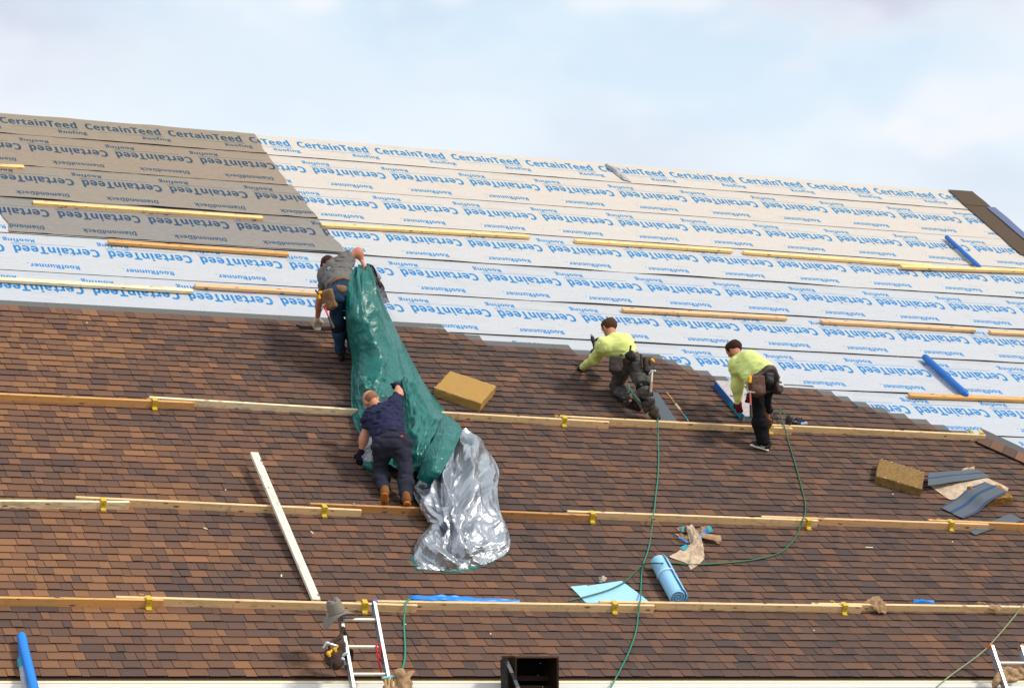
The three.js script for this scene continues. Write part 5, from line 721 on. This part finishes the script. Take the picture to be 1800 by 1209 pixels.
// kneeling worker in neon
person({
  label: 'kneeling worker in neon yellow shirt reaching to the shingles with a tool belt', skin: skinM[0],
  j: { ankL: [1107, 704, .12], kneeL: [1085, 682, .1], hipL: [1094, 640, .48], hipR: [1120, 644, .52], kneeR: [1134, 688, .40], ankR: [1143, 724, .13], pel: [1107, 636, .54], neck: [1078, 592, .78], head: [1071, 575, .82], shL: [1060, 606, .70], shR: [1098, 599, .72], elL: [1047, 630, .40], haL: [1021, 648, .05], elR: [1084, 626, .36], haR: [1052, 606, .30] },
  base: J => J.kneeL, face: V3(-.22, -.2, -.95).normalize(), up: V3(-.2, .95, -.25).normalize(),
  hair: M(84, 54, 36, .9), hairTop: .055, trousers: M(84, 80, 76, .55, { map: blotTex }), shirt: neonM, sleeve: 1, hem: .08, t: { leg: .032, flare: .034, wr: .03, waist: .1 }, glove: M(44, 40, 42, .8),
  hand: { L: { curl: .2, n: V3(-.1, .8, .55).normalize() }, R: { curl: .8 } },
  shoes: [{ heel: [1107, 700, .14], toe: [1124, 722, .05], up: J => dir(camera.position, J.ankL).add(V3(.3, .2, 0)), m: M(52, 44, 38, .8), sole: M(44, 38, 34, .85, { map: blotTex }) }, { heel: [1141, 729, .14], toe: [1156, 741, .05], up: J => V3(.1, .8, .5).normalize(), m: M(70, 54, 42, .7), sole: M(40, 34, 30, .8) }],
  more(c) {
    const { J, add, upT, hipA, back } = c, b = belt(c, brownLeather, .03);
    pouch(c, b, atDepth(1083, 640, 32.62), V3(.9, .1, .4).normalize(), V3(.1, 1, 0).normalize(), camD(J.pel), .085, .1, .05, dkLeather); pouch(c, b, atDepth(1139, 641, 32.66), V3(.9, -.2, -.3).normalize(), V3(-.1, 1, 0).normalize(), camD(J.pel), .08, .1, .05, dkLeather);
    pouch(c, b, atDepth(1108, 624, 32.60), hipA, upT, camD(J.pel), .065, .05, .03, black, 'tool_holder'); add('holder_handle', rod(atDepth(1107, 622, 32.6), atDepth(1109, 607, 32.62), .014, .012), M(40, 34, 28, .7), b); add('yellow_clip', nets([cap(atDepth(1146, 632, 32.6), atDepth(1149, 635, 32.6), .02, .018)], .006), yellow, b);
    for (const [x, y] of [[1092, 634], [1127, 634]]) add('strap', nets([cap(atDepth(x, y - 10, 32.62), atDepth(x + 2, y + 12, 32.58), .018, .014)], .007, .01), dkLeather, b);
    add('knee_pad', nets([cap(mix(J.kneeR, J.hipR, .12), mix(J.kneeR, J.ankR, .28), .1, .09)], .01, .02), M(18, 18, 20, .85)); add('sock', nets([cap(mix(J.ankR, J.kneeR, .04), rw(1142, 731, .11), .046, .044)], .008), M(186, 160, 146, .9));
    hammer('hammer with pale handle hanging at the right hip of the kneeling worker', atDepth(1147, 653, 32.5), atDepth(1144, 690, 32.35), [M(204, 190, 166, .6), M(150, 126, 100, .6)], V3(.6, .1, .1));
    nailGun('black nail gun held in front of the kneeling worker', rw(1051, 618, .26), V3(-.2, .8, -.1), V3(-.9, .1, .4));
  },
});
// standing worker in neon
person({
  label: 'neon shirted worker in black trousers stooping over a bundle, one foot on the plank', skin: skinM[0],
  j: { ankL: [1343, 779, .12], kneeL: [1333, 724, .46], hipL: [1328, 672, .82], hipR: [1351, 668, .84], kneeR: [1344, 704, .55], ankR: [1351, 739, .22], pel: [1344, 655, .92], neck: [1301, 628, .86], head: [1291, 614, .86], shL: [1293, 642, .78], shR: [1314, 631, .72], elL: [1297, 678, .54], haL: [1298, 716, .26], elR: [1322, 665, .55], haR: [1318, 700, .32] },
  base: J => J.ankL, face: V3(-.42, -.3, -.85).normalize(), up: V3(-.45, .85, -.25).normalize(),
  hair: M(58, 38, 28, .9), hairTop: .055, trousers: M(26, 26, 30, .9, { map: clothTex }), shirt: neonM, sleeve: 1, hem: -.10, t: { flare: .045, wr: .014, waist: -.05 }, glove: M(96, 26, 34, .8),
  hand: { L: { curl: .5, n: V3(-.7, .2, .6).normalize(), d: V3(.1, -1, 0).normalize() }, R: { curl: .5 } },
  shoes: [{ heel: [1351, 793, .04], toe: [1318, 783, .03], up: () => V3(0, 1, 0), m: M(22, 22, 24, .7), sole: M(226, 220, 206, .6), extra(g, add, m) { for (const s of [-1]) add('stripe', tube([g.q(.62, .03, s * .044), g.q(.48, .05, s * .047), g.q(.3, .03, s * .047), g.q(.08, .05, s * .042)].map(p => p.addScaledVector(g.s, 0)), .006, 24, 6), M(232, 230, 226, .6), m); for (const s of [1]) add('stripe', tube([g.q(.62, .03, s * .044), g.q(.48, .05, s * .047), g.q(.3, .03, s * .047), g.q(.08, .05, s * .042)], .006, 24, 6), M(232, 230, 226, .6), m); } },
    { heel: [1353, 738, .26], toe: [1350, 753, .11], up: J => dir(camera.position, J.ankR), m: M(26, 25, 27, .7), sole: M(150, 100, 58, .8) }],
  more(c) {
    const { J, add, upT, hipA } = c, b = belt(c, dkLeather, -.10);
    pouch(c, b, atDepth(1331, 677, 32.27), V3(1, .05, .1).normalize(), V3(-.05, 1, 0).normalize(), camD(J.pel), .1, .12, .055, brownLeather); pouch(c, b, atDepth(1364, 674, 32.5), V3(.8, -.3, -.4).normalize(), V3(-.35, .9, 0).normalize(), camD(J.pel), .08, .12, .055, dkLeather); pouch(c, b, atDepth(1353, 664, 32.30), V3(1, 0, 0), V3(0, 1, 0), camD(J.pel), .06, .07, .03, black, 'tool_holder');
    add('yellow_case', nets([obox(atDepth(1319.5, 667, 32.22), V3(1, 0, .1).normalize(), V3(0, 1, 0), V3(0, 0, 1), .026, .045, .02, .01)], .006), yellow, b); add('white_cloth', nets([cap(atDepth(1371, 669, 32.5), atDepth(1374, 662, 32.52), .018, .014), cap(atDepth(1371, 676, 32.46), atDepth(1376, 677, 32.46), .017)], .006, .01), M(232, 230, 224, .8), b);
    hammer('hammer with red handle and black grip hanging on the standing worker\'s thigh', atDepth(1319, 690, 32.2), atDepth(1321, 734, 32.14), [M(190, 96, 84, .6), M(54, 46, 44, .7)], V3(.9, .05, .3));
  },
});
{ // bundle of shingles in a printed wrapper
  const a = rp(1271, 694), b = rp(1303, 745), c = rp(1345, 748), v1 = (b[1] + c[1]) / 2 + .02, L = .96, W = .36, u = b[0] + .02, g0 = onRoof('shingle_bundle', 'grey and blue wrapped shingle bundle in front of the stooping worker', 'bundle', u, v1, .02, 0), g = boxUV(new RoundedBoxGeometry(W, .1, L, 2, .012), .3, .3); void a;
  g.translate(W / 2, .05, -L / 2); const P = g.attributes.position; for (let i = 0; i < P.count; i++) P.setY(i, P.getY(i) + .012 * (vn(P.getX(i) * 6, P.getZ(i) * 6) - .5));
  part(g0, 'wrapper', g, M(206, 196, 196, .6, { map: blotTex })); part(g0, 'blue_side', box(.008, .094, L * .97, -.004, .05, -L / 2), M(22, 92, 166, .5)); part(g0, 'teal_side', box(.009, .07, L * .4, -.006, .045, -L * .26), M(24, 140, 150, .5)); part(g0, 'teal_end', box(W * .94, .03, .008, W / 2, .075, .003), M(60, 160, 176, .5));
  for (const [x, z, w] of [[.05, -.52, .05], [.17, -.53, .05], [.27, -.5, .06]]) part(g0, 'print_mark', box(w, .002, .022, x, .106, z, 0), M(74, 70, 104, .7));
}

{ // shingle being set by the upper worker
  const [u0, v0] = rp(555, 575), L = loc(u0, v0), g0 = onRoof('loose_shingle', 'dark curled shingle held under the white glove of the upper worker', 'shingle', u0, v0);
  part(g0, 'sheet', slabbed(sheet([[L(519, 570, .10), L(522, 575, .06)], [L(532, 573, .05), L(534, 577.5, .03)], [L(560, 574, .04), L(561, 579, .03)], [L(588, 575, .04), L(590, 581, .03)]], 4, 20), .006), M(62, 52, 48, .9, { side: THREE.DoubleSide, map: granTex }));
}

scene.traverse(o => { if (o.isMesh) { o.castShadow = o.receiveShadow = true; } });
renderer.render(scene, camera);
